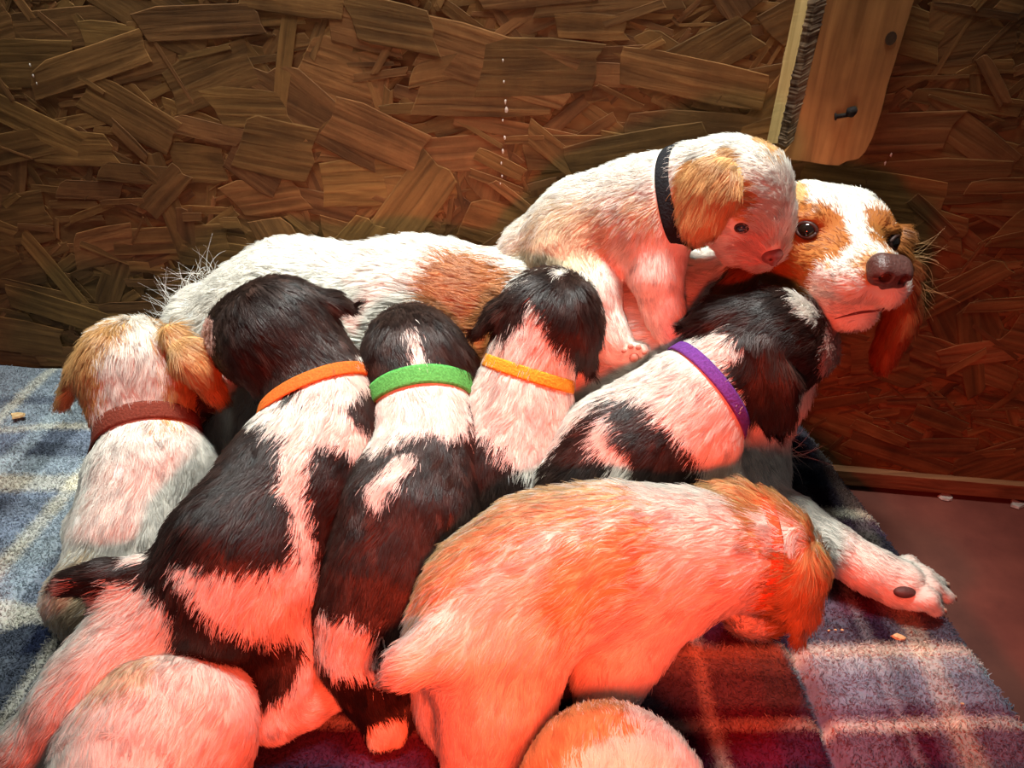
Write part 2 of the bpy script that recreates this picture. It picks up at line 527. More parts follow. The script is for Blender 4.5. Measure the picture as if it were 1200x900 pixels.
def wood_mat(name, c0, c1, sx=6, sy=90, rough=.75, bump=.4, coord='Object', sz=None, rand=False, attr=None, spots=0.0):
    m, nt, b = new_mat(name); N = nt.nodes; Lk = nt.links.new
    b.inputs['Roughness'].default_value = rough; b.inputs['Specular IOR Level'].default_value = .2
    tc = N.new('ShaderNodeTexCoord'); mp = N.new('ShaderNodeMapping'); mp.inputs['Scale'].default_value = (sx, sy, sz or sy)
    Lk(tc.outputs[coord], mp.inputs['Vector'])
    n1 = N.new('ShaderNodeTexNoise'); n1.inputs['Scale'].default_value = 1; n1.inputs['Detail'].default_value = 6; n1.inputs['Distortion'].default_value = .6
    Lk(mp.outputs[0], n1.inputs['Vector'])
    r = N.new('ShaderNodeValToRGB'); r.color_ramp.elements[0].position = .32; r.color_ramp.elements[1].position = .68
    r.color_ramp.elements[0].color = c0 + (1,); r.color_ramp.elements[1].color = c1 + (1,)
    Lk(n1.outputs['Fac'], r.inputs['Fac'])
    out = r.outputs['Color']
    if rand or attr:
        hs = N.new('ShaderNodeHueSaturation')
        if rand:
            src = N.new('ShaderNodeObjectInfo').outputs['Random']
        else:
            a = N.new('ShaderNodeAttribute'); a.attribute_name = attr; src = a.outputs['Fac']
        mr = N.new('ShaderNodeMapRange'); mr.inputs[3].default_value = .68; mr.inputs[4].default_value = 1.18
        Lk(src, mr.inputs[0]); Lk(mr.outputs[0], hs.inputs['Value'])
        ml = N.new('ShaderNodeMath'); ml.operation = 'MULTIPLY'; ml.inputs[1].default_value = 7.31
        fr = N.new('ShaderNodeMath'); fr.operation = 'FRACT'; Lk(src, ml.inputs[0]); Lk(ml.outputs[0], fr.inputs[0])
        m2 = N.new('ShaderNodeMapRange'); m2.inputs[3].default_value = .488; m2.inputs[4].default_value = .504
        Lk(fr.outputs[0], m2.inputs[0]); Lk(m2.outputs[0], hs.inputs['Hue'])
        Lk(out, hs.inputs['Color']); out = hs.outputs['Color']
    if spots:
        n2 = N.new('ShaderNodeTexNoise'); n2.inputs['Scale'].default_value = 14; n2.inputs['Detail'].default_value = 7
        Lk(tc.outputs['Object'], n2.inputs['Vector'])
        r2 = N.new('ShaderNodeValToRGB'); r2.color_ramp.elements[0].position = .35; r2.color_ramp.elements[1].position = .62
        r2.color_ramp.elements[0].color = (1 - spots,) * 3 + (1,); r2.color_ramp.elements[1].color = (1, 1, 1, 1)
        Lk(n2.outputs['Fac'], r2.inputs['Fac'])
        mu = N.new('ShaderNodeMix'); mu.data_type = 'RGBA'; mu.blend_type = 'MULTIPLY'; mu.inputs[0].default_value = 1
        Lk(out, mu.inputs[6]); Lk(r2.outputs['Color'], mu.inputs[7]); out = mu.outputs[2]
    if rand or attr:
        gm = N.new('ShaderNodeNewGeometry'); n3 = N.new('ShaderNodeTexNoise'); n3.inputs['Scale'].default_value = 9; n3.inputs['Detail'].default_value = 8; n3.inputs['Roughness'].default_value = .7
        Lk(gm.outputs['Position'], n3.inputs['Vector'])
        r3 = N.new('ShaderNodeValToRGB'); r3.color_ramp.elements[0].position = .34; r3.color_ramp.elements[1].position = .6
        r3.color_ramp.elements[0].color = (.50, .46, .42, 1); r3.color_ramp.elements[1].color = (1.12, 1.08, 1.0, 1)
        Lk(n3.outputs['Fac'], r3.inputs['Fac'])
        mu = N.new('ShaderNodeMix'); mu.data_type = 'RGBA'; mu.blend_type = 'MULTIPLY'; mu.inputs[0].default_value = .85
        Lk(out, mu.inputs[6]); Lk(r3.outputs['Color'], mu.inputs[7]); out = mu.outputs[2]
    Lk(out, b.inputs['Base Color'])
    bp = N.new('ShaderNodeBump'); bp.inputs['Strength'].default_value = bump; bp.inputs['Distance'].default_value = .0015
    Lk(n1.outputs['Fac'], bp.inputs['Height']); Lk(bp.outputs['Normal'], b.inputs['Normal'])
    return m

OSB0, OSB1 = (0.104, 0.050, 0.0140), (0.240, 0.122, 0.038)
M_OSB = wood_mat('strand_board', OSB0, OSB1, 20, 60, spots=.3)
M_FLAKE = wood_mat('strand_flake', OSB0, OSB1, 9, 130, coord='UV', rand=True, spots=.0, bump=.5)
M_FLAKES = wood_mat('strand_flake_small', OSB0, OSB1, 9, 130, coord='UV', attr='tone', bump=.5)
M_PLANK = wood_mat('rough_plank', (0.19, 0.078, 0.022), (0.42, 0.19, 0.060), 85, 85, sz=6, bump=.5, spots=.35)
M_SAP = wood_mat('pale_sapwood', (0.45, 0.29, 0.10), (0.70, 0.50, 0.21), 90, 90, sz=8, bump=.4)
M_BARK = wood_mat('dark_bark', (0.035, 0.018, 0.010), (0.16, 0.10, 0.055), 110, 110, sz=30, bump=1.0)
M_RAIL = wood_mat('base_rail_wood', (0.11, 0.045, 0.018), (0.24, 0.11, 0.045), 8, 120, bump=.4)

sA, sB, zA, zB = -0.9, 2.3, -BED, 1.35
wall = wprism('wall_back', [(sA, zA), (sB, zA), (sB, zB), (sA, zB)], -.02, 0, M_OSB)
tag(wall, 'brown strand board wall behind the dogs', kind='structure')

rng = np.random.RandomState(3)
def flake_shape(L, Wd, r):
    """outline of one strand: straight long sides, torn ends"""
    u = r.uniform; sk = u(-.35, .35) * Wd
    pts = [(-L / 2 + sk * u(.6, 1), -Wd / 2 * u(.85, 1)), (-L * u(.1, .25), -Wd / 2 * u(.95, 1.03)), (L * u(.1, .3), -Wd / 2 * u(.9, 1.05)),
           (L / 2 + sk * u(.5, 1), -Wd / 2 * u(.7, 1)), (L / 2 * u(.9, 1.05), -Wd * u(.05, .2)), (L / 2 * u(.93, 1.04), Wd * u(.05, .2)),
           (L / 2 - sk * u(.5, 1), Wd / 2 * u(.75, 1)), (L * u(.0, .2), Wd / 2 * u(.92, 1.06)),
           (-L * u(.2, .35), Wd / 2 * u(.95, 1.04)), (-L / 2 - sk * u(.5, 1), Wd / 2 * u(.6, 1)), (-L / 2 * u(.92, 1.05), Wd * u(-.1, .15))]
    return pts
def flake_mesh(pts, th):
    n = len(pts)
    V = [(x, y, 0) for x, y in pts] + [(x * .985, y * .96, th) for x, y in pts]
    Fc = [tuple(range(n, 2 * n))] + [(i, (i + 1) % n, n + (i + 1) % n, n + i) for i in range(n)]
    return V, Fc
variants = []
for i in range(28):
    L = rng.uniform(.06, .19) * S; Wd = rng.uniform(.018, .062) * S * (1.3 if i % 7 == 0 else 1)
    V, Fc = flake_mesh(flake_shape(L, Wd, rng), .0004 * S)
    me = bpy.data.meshes.new('wood_flake'); me.from_pydata(V, [], Fc); me.update()
    uv = me.uv_layers.new(name='UVMap'); off = rng.rand(2) * 9
    for l in me.loops: uv.data[l.index].uv = (V[l.vertex_index][0] + off[0], V[l.vertex_index][1] + off[1])
    me.materials.append(M_FLAKE); variants.append(me)
Rw = Matrix(((SV[0], 0, NV[0]), (SV[1], 0, NV[1]), (0, 1, 0)))            # wall x, wall up, wall out
cells = [(i, j) for i in range(23) for j in range(13)]; rng.shuffle(cells)
for q, (i, j) in enumerate(cells):
    s_ = -.12 + (i + rng.uniform(0, 1)) * 1.80 / 23; z_ = .0 + (j + rng.uniform(0, 1)) * .64 / 13
    if s_ > 1.28 and rng.rand() < .35: z_ -= .1
    o = bpy.data.objects.new('wood_flake', variants[rng.randint(28)])
    ang = rng.normal(0, .32) if rng.rand() < .72 else rng.uniform(-1.5, 1.5)
    tilt = Matrix.Rotation(rng.normal(0, .006), 3, 'X') @ Matrix.Rotation(rng.normal(0, .0025), 3, 'Y')
    o.matrix_world = Matrix.Translation(W(wp(s_, max(z_, -.05), .0014 + .0016 * q / len(cells)))) @ (Rw @ Matrix.Rotation(ang, 3, 'Z') @ tilt).to_4x4()
    col.objects.link(o); o.parent = wall
# the countless small strands pressed in between
V, Fc, UV, TN = [], [], [], []
for q in range(5200):
    s_ = rng.uniform(sA + .05, sB - .05); z_ = rng.uniform(-.06, 1.3)
    if rng.rand() < .6: s_ = rng.uniform(-.15, 1.7); z_ = rng.uniform(-.06, .66)
    L = rng.uniform(.025, .085); Wd = rng.uniform(.003, .018)
    pts = flake_shape(L, Wd, rng); v, f = flake_mesh(pts, .0004)
    ang = rng.normal(0, .5) if rng.rand() < .7 else rng.uniform(-1.5, 1.5); ca, sa = math.cos(ang), math.sin(ang)
    d0 = rng.uniform(.0002, .0032) if rng.rand() < .12 else rng.uniform(.0002, .0016); tx, ty = rng.normal(0, .008), rng.normal(0, .02)
    b0 = len(V); off = rng.rand(2) * 9; tn = rng.rand()
    for x, y, z in v:
        V.append(wp(s_ + x * ca - y * sa, z_ + x * sa + y * ca, d0 + z + x * tx + y * ty)); UV.append((x + off[0], y + off[1])); TN.append(tn)
    Fc += [tuple(i + b0 for i in ff) for ff in f]
fo = mesh_obj('small_wood_flakes', V, Fc, M_FLAKES, wall, smooth=False); fo['kind'] = 'stuff'
me = fo.data; uv = me.uv_layers.new(name='UVMap')
li = np.zeros(len(me.loops), np.int32); me.loops.foreach_get('vertex_index', li)
uv.data.foreach_set('uv', np.array(UV, np.float32)[li].ravel())
at = me.attributes.new('tone', 'FLOAT', 'POINT'); at.data.foreach_set('value', np.array(TN, np.float32))
# drips of pale glue down the board
V, Fc = [], []
M_GLUE = plain('pale_dried_glue', (0.55, 0.48, 0.40), .6)
for px, py, r in [(590, 70, 2), (591, 95, 2), (593, 118, 3), (594, 128, 4), (590, 140, 2), (592, 160, 3), (590, 176, 3), (588, 190, 2), (589, 205, 2), (587, 214, 1.5), (38, 75, 2.5), (42, 88, 2.5), (46, 97, 2), (1043, 180, 3), (1036, 190, 2.5)]:
    s_, z_ = wall_hit(px, py); a = rng.uniform(0, 3); R_ = r * .0006; b0 = len(V)
    for k in range(7):
        t = 2 * math.pi * k / 7; V.append(wp(s_ + R_ * math.cos(t) * rng.uniform(.5, 1), z_ + 1.9 * R_ * math.sin(t) * rng.uniform(.6, 1), .0045))
    V.append(wp(s_, z_, .0058)); Fc += [(b0 + k, b0 + (k + 1) % 7, b0 + 7) for k in range(7)]
mesh_obj('glue_specks', V, Fc, M_GLUE, wall)['kind'] = 'stuff'

# rail at the foot of the wall
s0, _ = wall_hit(950, 560); 
rail = wprism('trim_1', [(sA, -.088), (sB, -.092), (sB, -.068), (sA, -.066)], 0, .014, M_RAIL); tag(rail, 'rough wooden rail along the foot of the wall', kind='structure')

# floor
m, nt, b = new_mat('red_painted_concrete'); b.inputs['Roughness'].default_value = .55
tc = nt.nodes.new('ShaderNodeTexCoord'); n1 = nt.nodes.new('ShaderNodeTexNoise'); n1.inputs['Scale'].default_value = 7; n1.inputs['Detail'].default_value = 9; n1.inputs['Roughness'].default_value = .65
nt.links.new(tc.outputs['Object'], n1.inputs['Vector'])
r = nt.nodes.new('ShaderNodeValToRGB'); r.color_ramp.elements[0].position = .35; r.color_ramp.elements[1].position = .72
r.color_ramp.elements[0].color = (0.085, 0.018, 0.012, 1); r.color_ramp.elements[1].color = (0.20, 0.055, 0.034, 1)
nt.links.new(n1.outputs['Fac'], r.inputs['Fac']); nt.links.new(r.outputs['Color'], b.inputs['Base Color'])
bp = nt.nodes.new('ShaderNodeBump'); bp.inputs['Strength'].default_value = .25; bp.inputs['Distance'].default_value = .003
nt.links.new(n1.outputs['Fac'], bp.inputs['Height']); nt.links.new(bp.outputs['Normal'], b.inputs['Normal'])
fl = mesh_obj('floor', [(-2, -1.2, -BED), (2.4, -1.2, -BED), (2.4, 1.4, -BED), (-2, 1.4, -BED), (-2, -1.2, -BED - .03), (2.4, -1.2, -BED - .03), (2.4, 1.4, -BED - .03), (-2, 1.4, -BED - .03)],
              [(0, 1, 2, 3), (7, 6, 5, 4), (0, 4, 5, 1), (1, 5, 6, 2), (2, 6, 7, 3), (3, 7, 4, 0)], m, smooth=False)
tag(fl, 'red painted concrete floor', kind='structure')

# leaning timber plank nailed to the wall: pale sapwood side, bark edge, sawn face
TH_B = .045
def lerp(a, b, t): return (a[0] + (b[0] - a[0]) * t, a[1] + (b[1] - a[1]) * t)
def plank_pt(px, py, d): return wall_hit(px, py, d)
pb = bpy.data.objects.new('timber_plank', None); col.objects.link(pb)
tag(pb, 'leaning rough timber plank with bark edge fixed to the strand board wall', 'plank')
topy = -190
def ext(p0, p1): # continue the line p0 -> p1 upward to topy
    t = (topy - p0[1]) / (p1[1] - p0[1]); return lerp(p0, p1, t)
Lw = [(897, 168), (931, 0)]; Ls = [(911, 168), (948, 0)]; Lf = [(930, 165), (969, 0)]; Rf = [(1014, 181), (1033, 130), (1048, 75), (1071, 0)]
pb.location = W(wp(*wall_hit(960, 185), 0))
def strip(name, left, right, dl, dr, mat, rough=0):
    """a strip between two lines given in pixels at two depths off the wall"""
    n = 24; V = []; Fc = []
    for i in range(n + 1):
        t = i / n
        for pts, d in ((left, dl), (right, dr)):
            a, b_ = np.array(plank_pt(*pts[0], d)), np.array(plank_pt(*ext(pts[0], pts[-1]), d))
            q = a + (b_ - a) * t
            V.append(wp(q[0] + rng.normal(0, rough), q[1], d + rng.normal(0, rough)))
    for i in range(n): Fc.append((2 * i, 2 * i + 1, 2 * i + 3, 2 * i + 2))
    return V, Fc
# one closed cross-section swept up the plank; faces sorted into three parts
lines = [(Lw, 0.0), (Ls, .030), ([(921, 172), (957, 0)], .040), (Lf, TH_B)]
n = 150; prof = []
for i in range(n + 1):
    t = i / n; row = []
    for pts, d in lines:
        a = np.array(plank_pt(*pts[0], d)); b_ = np.array(plank_pt(*ext(pts[0], pts[-1]), d))
        row.append((a + (b_ - a) * t, d))
    prof.append(row)
def band(name, j0, j1, mat, rough):
    V = []; m_ = j1 - j0 + 1
    for i, row in enumerate(prof):
        for j in range(j0, j1 + 1):
            q, d = row[j]; e = rough if j0 < j < j1 or rough < .001 else rough * .6
            V.append(wp(q[0] + rng.normal(0, e), q[1], d + rng.normal(0, e)))
    Fc = [(i * m_ + j, i * m_ + j + 1, (i + 1) * m_ + j + 1, (i + 1) * m_ + j) for i in range(n) for j in range(m_ - 1)]
    return mesh_obj(name, V, Fc, mat, pb, smooth=False)
band('sapwood_side', 0, 1, M_SAP, .00002); band('bark_edge', 1, 3, M_BARK, .0005)
face = [(915, 186), (930, 165)]
fpx = [(914, 186), (930, 165), (949, 85), ext(*Lf), ext((1048, 75), (1071, 0)), (1071, 0), (1048, 75), (1040, 100), (1033, 130), (1024, 158), (1014, 178), (1006, 186), (992, 189), (982, 194), (968, 193), (945, 189)]
pts = [plank_pt(*q, TH_B) for q in fpx]
back = [plank_pt(*q, 0.0) for q in [(x + .5, y) for x, y in fpx]]
cx = np.mean([q[0] for q in pts])
wprism('sawn_face', pts, 0.001, TH_B, M_PLANK, pb, pts1=pts)
# knot and bent nail on the plank's face
M_KNOT = plain('dark_knot', (0.05, 0.028, 0.014), .7, .2, .3, 200)
def disc(name, px, py, r, d, mat, parent, asp=1.0):
    s_, z_ = wall_hit(px, py, d); return wprism(name, [(s_ + r * math.cos(t), z_ + asp * r * math.sin(t)) for t in np.linspace(0, 2 * math.pi, 14)[:-1]], d - .002, d + .0006, mat, parent)
disc('knot', 1044, 45, .0052, TH_B, M_KNOT, pb, 1.2)
M_NAIL = plain('rusty_black_nail', (0.010, 0.007, 0.006), .8, .15, .3, 300, .3)
q0 = np.array(wall_hit(979, 136, TH_B)); q1 = np.array(wall_hit(997, 133, TH_B)); q2 = np.array(wall_hit(996, 125, TH_B))
nl = bpy.data.objects.new('bent_nail', None); nl.location = W(wp(*q1, TH_B)); col.objects.link(nl)
tag(nl, 'bent black nail hammered into the timber plank', 'nail')
def tube(name, pts, rad, mat, parent, n=10):
    V = []; Fc = []
    pts = [np.asarray(p, float) for p in pts]
    for i, p in enumerate(pts):
        d = unit(pts[min(i + 1, len(pts) - 1)] - pts[max(i - 1, 0)]); u = unit(np.cross(d, (.3, .2, 1))); v = np.cross(d, u)
        r = rad[i] if hasattr(rad, '__len__') else rad
        V += [p + r * (u * math.cos(t) + v * math.sin(t)) for t in np.linspace(0, 2 * math.pi, n + 1)[:-1]]
    for i in range(len(pts) - 1):
        for j in range(n): Fc.append((i * n + j, i * n + (j + 1) % n, (i + 1) * n + (j + 1) % n, (i + 1) * n + j))
    Fc += [tuple(range(n))[::-1], tuple(range((len(pts) - 1) * n, len(pts) * n))]
    return mesh_obj(name, V, Fc, mat, parent)
tube('shank', [wp(*q0, TH_B + .003), wp(*((q0 + q1) / 2), TH_B + .0035), wp(*q1, TH_B + .003), wp(*q1, TH_B - .004)], .0022, M_NAIL, nl)
tube('nail_head', [wp(*q0, TH_B + .003), wp(*(q0 + (q0 - q1) * .08), TH_B + .003)], .0036, M_NAIL, nl)
tube('nail_tip', [wp(*q1, TH_B + .002), wp(*((q1 + q2) / 2), TH_B + .006), wp(*q2, TH_B + .006)], [.004, .0055, .0045], M_NAIL, nl)

# ------------------------------------------------------------------ the bed with its plaid fleece blanket
NAVY = (0.012, 0.016, 0.035); BURG = (0.10, 0.010, 0.030); DUSK = (0.030, 0.010, 0.022); SLATE = (0.20, 0.235, 0.30); SKY = (0.38, 0.44, 0.47); IVORY = (0.72, 0.66, 0.52); PLUM = (0.10, 0.035, 0.075); GREY = (0.10, 0.115, 0.14)
# warp stripes (position across the bed) and weft stripes (position towards the wall), in design units
WARP = [(-2, SLATE), (-.78, SLATE), (-.74, IVORY), (-.72, SLATE), (-.665, SKY), (-.64, NAVY), (-.60, SLATE), (-.555, IVORY), (-.535, SKY), (-.50, GREY), (-.455, NAVY), (-.43, IVORY), (-.42, NAVY), (-.36, BURG), (-.22, BURG), (-.2, NAVY),
        (-.12, PLUM), (-.02, BURG), (.06, NAVY), (.13, BURG), (.17, IVORY), (.18, BURG), (.23, NAVY), (.275, SLATE), (.335, NAVY), (.343, SKY), (.35, NAVY), (.372, SLATE), (.385, IVORY), (.408, SLATE), (.47, SLATE), (.52, NAVY)]
WEFT = [(-2, BURG), (.20, BURG), (.33, NAVY), (.345, BURG), (.378, IVORY), (.386, PLUM), (.40, SLATE), (.435, SKY), (.452, IVORY), (.466, DUSK), (.50, BURG), (.525, DUSK), (.625, PLUM), (.645, IVORY), (.66, DUSK), (.70, NAVY), (.735, GREY), (.75, NAVY), (.80, SLATE), (.83, NAVY), (1.2, SLATE)]
WEFTL = [(-2, NAVY), (.40, GREY), (.46, NAVY), (.50, IVORY), (.53, SLATE), (.58, GREY), (.62, SLATE), (.66, GREY), (.69, SLATE), (.705, IVORY), (.735, SKY), (.77, GREY), (.80, SLATE), (.83, IVORY), (.845, SKY), (.90, GREY), (.92, SKY), (1.2, SKY)]
def bands(t, tab, soft=.009):
    out = np.zeros(t.shape + (3,)); out[:] = tab[0][1]
    for (t0, c), (_, cp) in zip(tab[1:], tab[:-1]):
        w = np.clip((t - t0) / soft + .5, 0, 1)[..., None]
        out = out * (1 - w) + np.array(c) * w
    return out
def plaid(x, y):
    p = np.stack([x, y, 0 * x], -1)
    u = x + .10 * (y - .6) * np.clip((x - .1) * 3, -1, 1) * np.where(x > 0, -.55, .9) + snoise(p, 9, 2) * .005
    v = y + .09 * (x + .0) * .0 + snoise(p, 8, 4) * .006
    a = bands(u, WARP)
    wl = np.clip((x + .25) / .1, 0, 1)[..., None]
    b = bands(v, WEFT) * wl + bands(v - .06 * x - .02, WEFTL) * (1 - wl)
    k = .5 + .16 * np.clip((x - .2) / .1, 0, 1)[..., None]
    k = k + .16 * (np.clip((y - .52) / .05, 0, 1) * np.clip((x - .2) / .1, 0, 1))[..., None]
    return np.clip((1 - k) * a + k * b, 0, 1)
def edge_x(y): return .400 + (.828 - y) * .119        # the bed's right-hand edge
def bed_z(x, y):
    p = np.stack([x, y, 0 * x], -1)
    z = snoise(p, 7, 5) * .0035 + snoise(p, 17, 6) * .0018
    # crease between two cushions, and a fold on the left
    cx_ = .270 + (.47 - y) * .01
    z = z - .018 * np.exp(-((x - cx_) / .007) ** 2) * np.clip((.53 - y) / .08, 0, 1)
    z = z - .010 * np.exp(-((x + .50 + (.5 - y) * .25) / .016) ** 2) * np.clip((.72 - y) / .1, 0, 1)
    e = np.clip((x - (edge_x(y) - .018)) / .018, 0, 1)
    return z - .016 * e ** 2 - .003
NX, NY = 300, 240
xs0 = np.linspace(0, 1, NX); ys = np.linspace(-.25, 1.10, NY)
X = np.zeros((NY, NX)); Y = np.repeat(ys[:, None], NX, 1)
for j, y in enumerate(ys): X[j] = -1.25 + (edge_x(y) + 1.25) * xs0 ** .8
Yw = A0[1] + (X - A0[0]) * (SV[1] / SV[0]) - .006
Y = np.minimum(Y, Yw)
Z = bed_z(X, Y)
ins = np.stack([X, Y, Z], -1).reshape(-1, 3)
Fq = np.array([(j * NX + i, j * NX + i + 1, (j + 1) * NX + i + 1, (j + 1) * NX + i) for j in range(NY - 1) for i in range(NX - 1)])
# skirt: the blanket drops over the right edge and the front
sk = []; nb = len(ins); skF = []
border = [j * NX + NX - 1 for j in range(NY)]
for q in border:
    x, y, z = ins[q]; sk += [(x + .007, y, z - .012), (x + .010, y, -.05), (x + .008, y, -BED + .001)]
for j in range(NY - 1):
    a, b_ = border[j], border[j + 1]; c0, c1 = nb + 3 * j, nb + 3 * (j + 1)
    skF += [(a, c0, c1, b_), (c0, c0 + 1, c1 + 1, c1), (c0 + 1, c0 + 2, c1 + 2, c1 + 1)]
Vb = np.concatenate([ins, np.array(sk)]); Fb = np.concatenate([Fq, np.array(skF)])
bed = bpy.data.objects.new('dog_bed', None); bed.location = W((0, .4, -BED)); col.objects.link(bed)
tag(bed, 'low padded bed spread with a blue and burgundy plaid fleece blanket', 'dog bed')
mB, nt, b = new_mat('plaid_fleece'); b.inputs['Roughness'].default_value = .95; b.inputs['Specular IOR Level'].default_value = .05
a_ = nt.nodes.new('ShaderNodeAttribute'); a_.attribute_name = 'col'
n1 = nt.nodes.new('ShaderNodeTexNoise'); n1.inputs['Scale'].default_value = 260; n1.inputs['Detail'].default_value = 4
tc = nt.nodes.new('ShaderNodeTexCoord'); nt.links.new(tc.outputs['Object'], n1.inputs['Vector'])
mx = nt.nodes.new('ShaderNodeMix'); mx.data_type = 'RGBA'; mx.blend_type = 'MULTIPLY'; mx.inputs[0].default_value = .2
nt.links.new(a_.outputs['Color'], mx.inputs[6]); nt.links.new(n1.outputs['Color'], mx.inputs[7]); nt.links.new(mx.outputs[2], b.inputs['Base Color'])
bp = nt.nodes.new('ShaderNodeBump'); bp.inputs['Strength'].default_value = .6; bp.inputs['Distance'].default_value = .002
nt.links.new(n1.outputs['Fac'], bp.inputs['Height']); nt.links.new(bp.outputs['Normal'], b.inputs['Normal'])
mesh_obj('plaid_blanket', Vb, Fb, mB, bed, vcol=plaid(Vb[:, 0], Vb[:, 1]))
M_FOAM = plain('bed_cushion_cloth', (0.05, 0.055, 0.08), .9, .1, .2, 100)
def boxm(name, V8, mat, parent):
    return mesh_obj(name, V8, [(3, 2, 1, 0), (4, 5, 6, 7), (0, 1, 5, 4), (1, 2, 6, 5), (2, 3, 7, 6), (3, 0, 4, 7)], mat, parent, smooth=False)
boxm('cushion', [(x, y, z) for z in (-BED + .001, -.03) for x, y in ((-1.24, -.24), (edge_x(-.24) - .01, -.24), (edge_x(.80) - .01, .80), (-1.24, 1.0))], M_FOAM, bed)
# fleece pile
nP = 430000
x = rng.uniform(-.78, .62, nP); y = rng.uniform(.12, 1.06, nP)
ok = (x < edge_x(y) + .004) & (y < A0[1] + (x - A0[0]) * (SV[1] / SV[0]) - .01); x, y = x[ok], y[ok]; nP = len(x)
z = bed_z(x, y); root = np.stack([x, y, z - .0006], -1)
d1 = np.stack([snoise(root, 60, 1), snoise(root, 60, 3), np.full(nP, .9)], -1) + rng.randn(nP, 3) * .5
d2 = d1 * [1.3, 1.3, .35] + rng.randn(nP, 3) * .4
ln = rng.uniform(.0022, .0050, (nP, 1))
P = np.stack([root, root + unit(d1[0]) * 0 + d1 / np.linalg.norm(d1, axis=1, keepdims=True) * ln * .6,
              root + d1 / np.linalg.norm(d1, axis=1, keepdims=True) * ln * .6 + d2 / np.linalg.norm(d2, axis=1, keepdims=True) * ln * .6], 1)
cc = np.clip(plaid(x + rng.randn(nP) * .002, y + rng.randn(nP) * .002) * (1 + rng.randn(nP, 1) * .22), 0, 1)
nn = np.tile(np.array([0, 0, 1.]), (nP, 1)) + rng.randn(nP, 3) * .25; nn /= np.linalg.norm(nn, axis=1, keepdims=True)
curves_obj('fleece_pile', P, np.tile([.00045, .0004, .00018], (nP, 1)), cc, nn, M_PILE, bed)

# ------------------------------------------------------------------ the mother
MOM = Animal('mother_dog', 'large white and orange mother dog lying on the bed along the strand board wall', 'dog', (600, 560), 0, WHITE, 1)
m = MOM; m.rf = .94
LB, LF = .017, .34
# body from the neck to the rump (fur flows backwards)
m.chain([(885, 350, .748, 62), (850, 400, .745, 84), (770, 400, .745, 98), (640, 392, .76, 94), (490, 378, .785, 90), (350, 374, .80, 84), (262, 392, .815, 66)], k=.05, L=LB, lift=LF)
m.chain([(830, 470, .72, 80), (700, 470, .72, 84), (560, 470, .735, 84), (420, 460, .75, 80), (320, 450, .775, 66)], k=.06, L=LB, lift=LF)
m.chain([(885, 350, .748, 60), (866, 430, .725, 62), (850, 500, .70, 56)], k=.04, L=.02, lift=.3)       # breast
# hind leg folded along the bed
m.chain([(300, 440, .765, 66), (265, 480, .708, 50), (262, 535, .665, 36)], k=.04, L=.013)
m.chain([(262, 535, .665, 36), (300, 560, ('z', .03), 26)], k=.02, L=.008)
# far foreleg under the breast, near foreleg stretched out over the blanket
m.chain([(862, 500, .70, 50), (878, 550, .66, 38), (888, 600, ('z', .035), 34)], k=.03, L=.011)
m.chain([(850, 500, .68, 56), (878, 590, .62, 36), (930, 611, ('z', .05), 28), (975, 641, ('z', .042), 25), (1020, 668, ('z', .032), 25)], k=.02, L=.007, lift=.18)
# the paw with its toes
pc, sc = PZ(1052, 684, .024); fd = unit(PZ(1118, 692, .012)[0] - pc); sd = unit(np.cross(fd, (0, 0, 1)))
m.seg(PZ(1015, 666, .032)[0], 24 * sc, pc, 29 * sc, .015, .006, .18)
toes = []
for o, l in ((-.95, 40), (-.34, 58), (.34, 56), (.98, 34)):
    a = pc + sd * o * 23 * sc + fd * 6 * sc; e = pc + sd * o * 29 * sc + fd * l * sc; e[2] = .0135; kn = (a + e) / 2; kn[2] = .027
    m.seg(a, 12.5 * sc, kn, 12 * sc, .003, .005, .15); m.seg(kn, 12 * sc, e, 9.5 * sc, .003, .006, .15); toes.append((e, o))
# head in its own frame: f forward, u to the right, v up (camera axes turned into world axes)
R3 = np.array([[1, 0, 0], [0, ST, CT], [0, -CT, ST]])       # camera right, up, towards the viewer
fw = unit(np.array([.0956, -.4616, .8819]) @ R3); uu = np.array([.983, -.0959, -.1568]) @ R3; uu = unit(uu - (uu @ fw) * fw); vv = np.cross(fw, uu); 
if vv[2] < 0: vv = -vv
HCn, hs = PY(968, 276, .722)
def H(f_, l_, u_): return HCn + (fw * f_ + uu * l_ + vv * u_) * hs
HL = .006
def hseg(a, ra, b, rb, k=14, L=HL, lift=.15, color=None, flat=None): m.seg(H(*a), ra * hs, H(*b), rb * hs, k * hs, L, lift, flat, color)
hseg((12, 0, -2), 54, (-26, 0, -4), 56, 20)                   # skull
for sgn in (-1, 1):
    hseg((24, sgn * 30, 22), 27, (-10, sgn * 32, 22), 34, 20)  # brow and temple
    hseg((46, sgn * 47, 25), 8, (34, sgn * 58, 21), 9, 6)
    hseg((20, sgn * 36, -26), 34, (-20, sgn * 38, -20), 40, 20)  # cheek
    hseg((110, sgn * 20, -20), 24, (52, sgn * 28, -24), 31, 16)  # flews
    hseg((58, sgn * 16, -6), 18, (34, sgn * 34, -6), 22, 14)
    hseg((98, sgn * 15, -56), 16, (30, sgn * 24, -50), 24, 12)
hseg((114, 0, 0), 21, (44, 0, 6), 28, 14)                     # bridge of the muzzle
hseg((96, 0, -58), 21, (20, 0, -52), 32, 12)                   # lower jaw
hseg((-20, 0, -20), 54, (-52, -8, -40), 52, 30, .014)
m.seg(H(-40, -5, -34), 54 * hs, PY(885, 350, .748)[0], 62 * hs, .03, .018, .3)
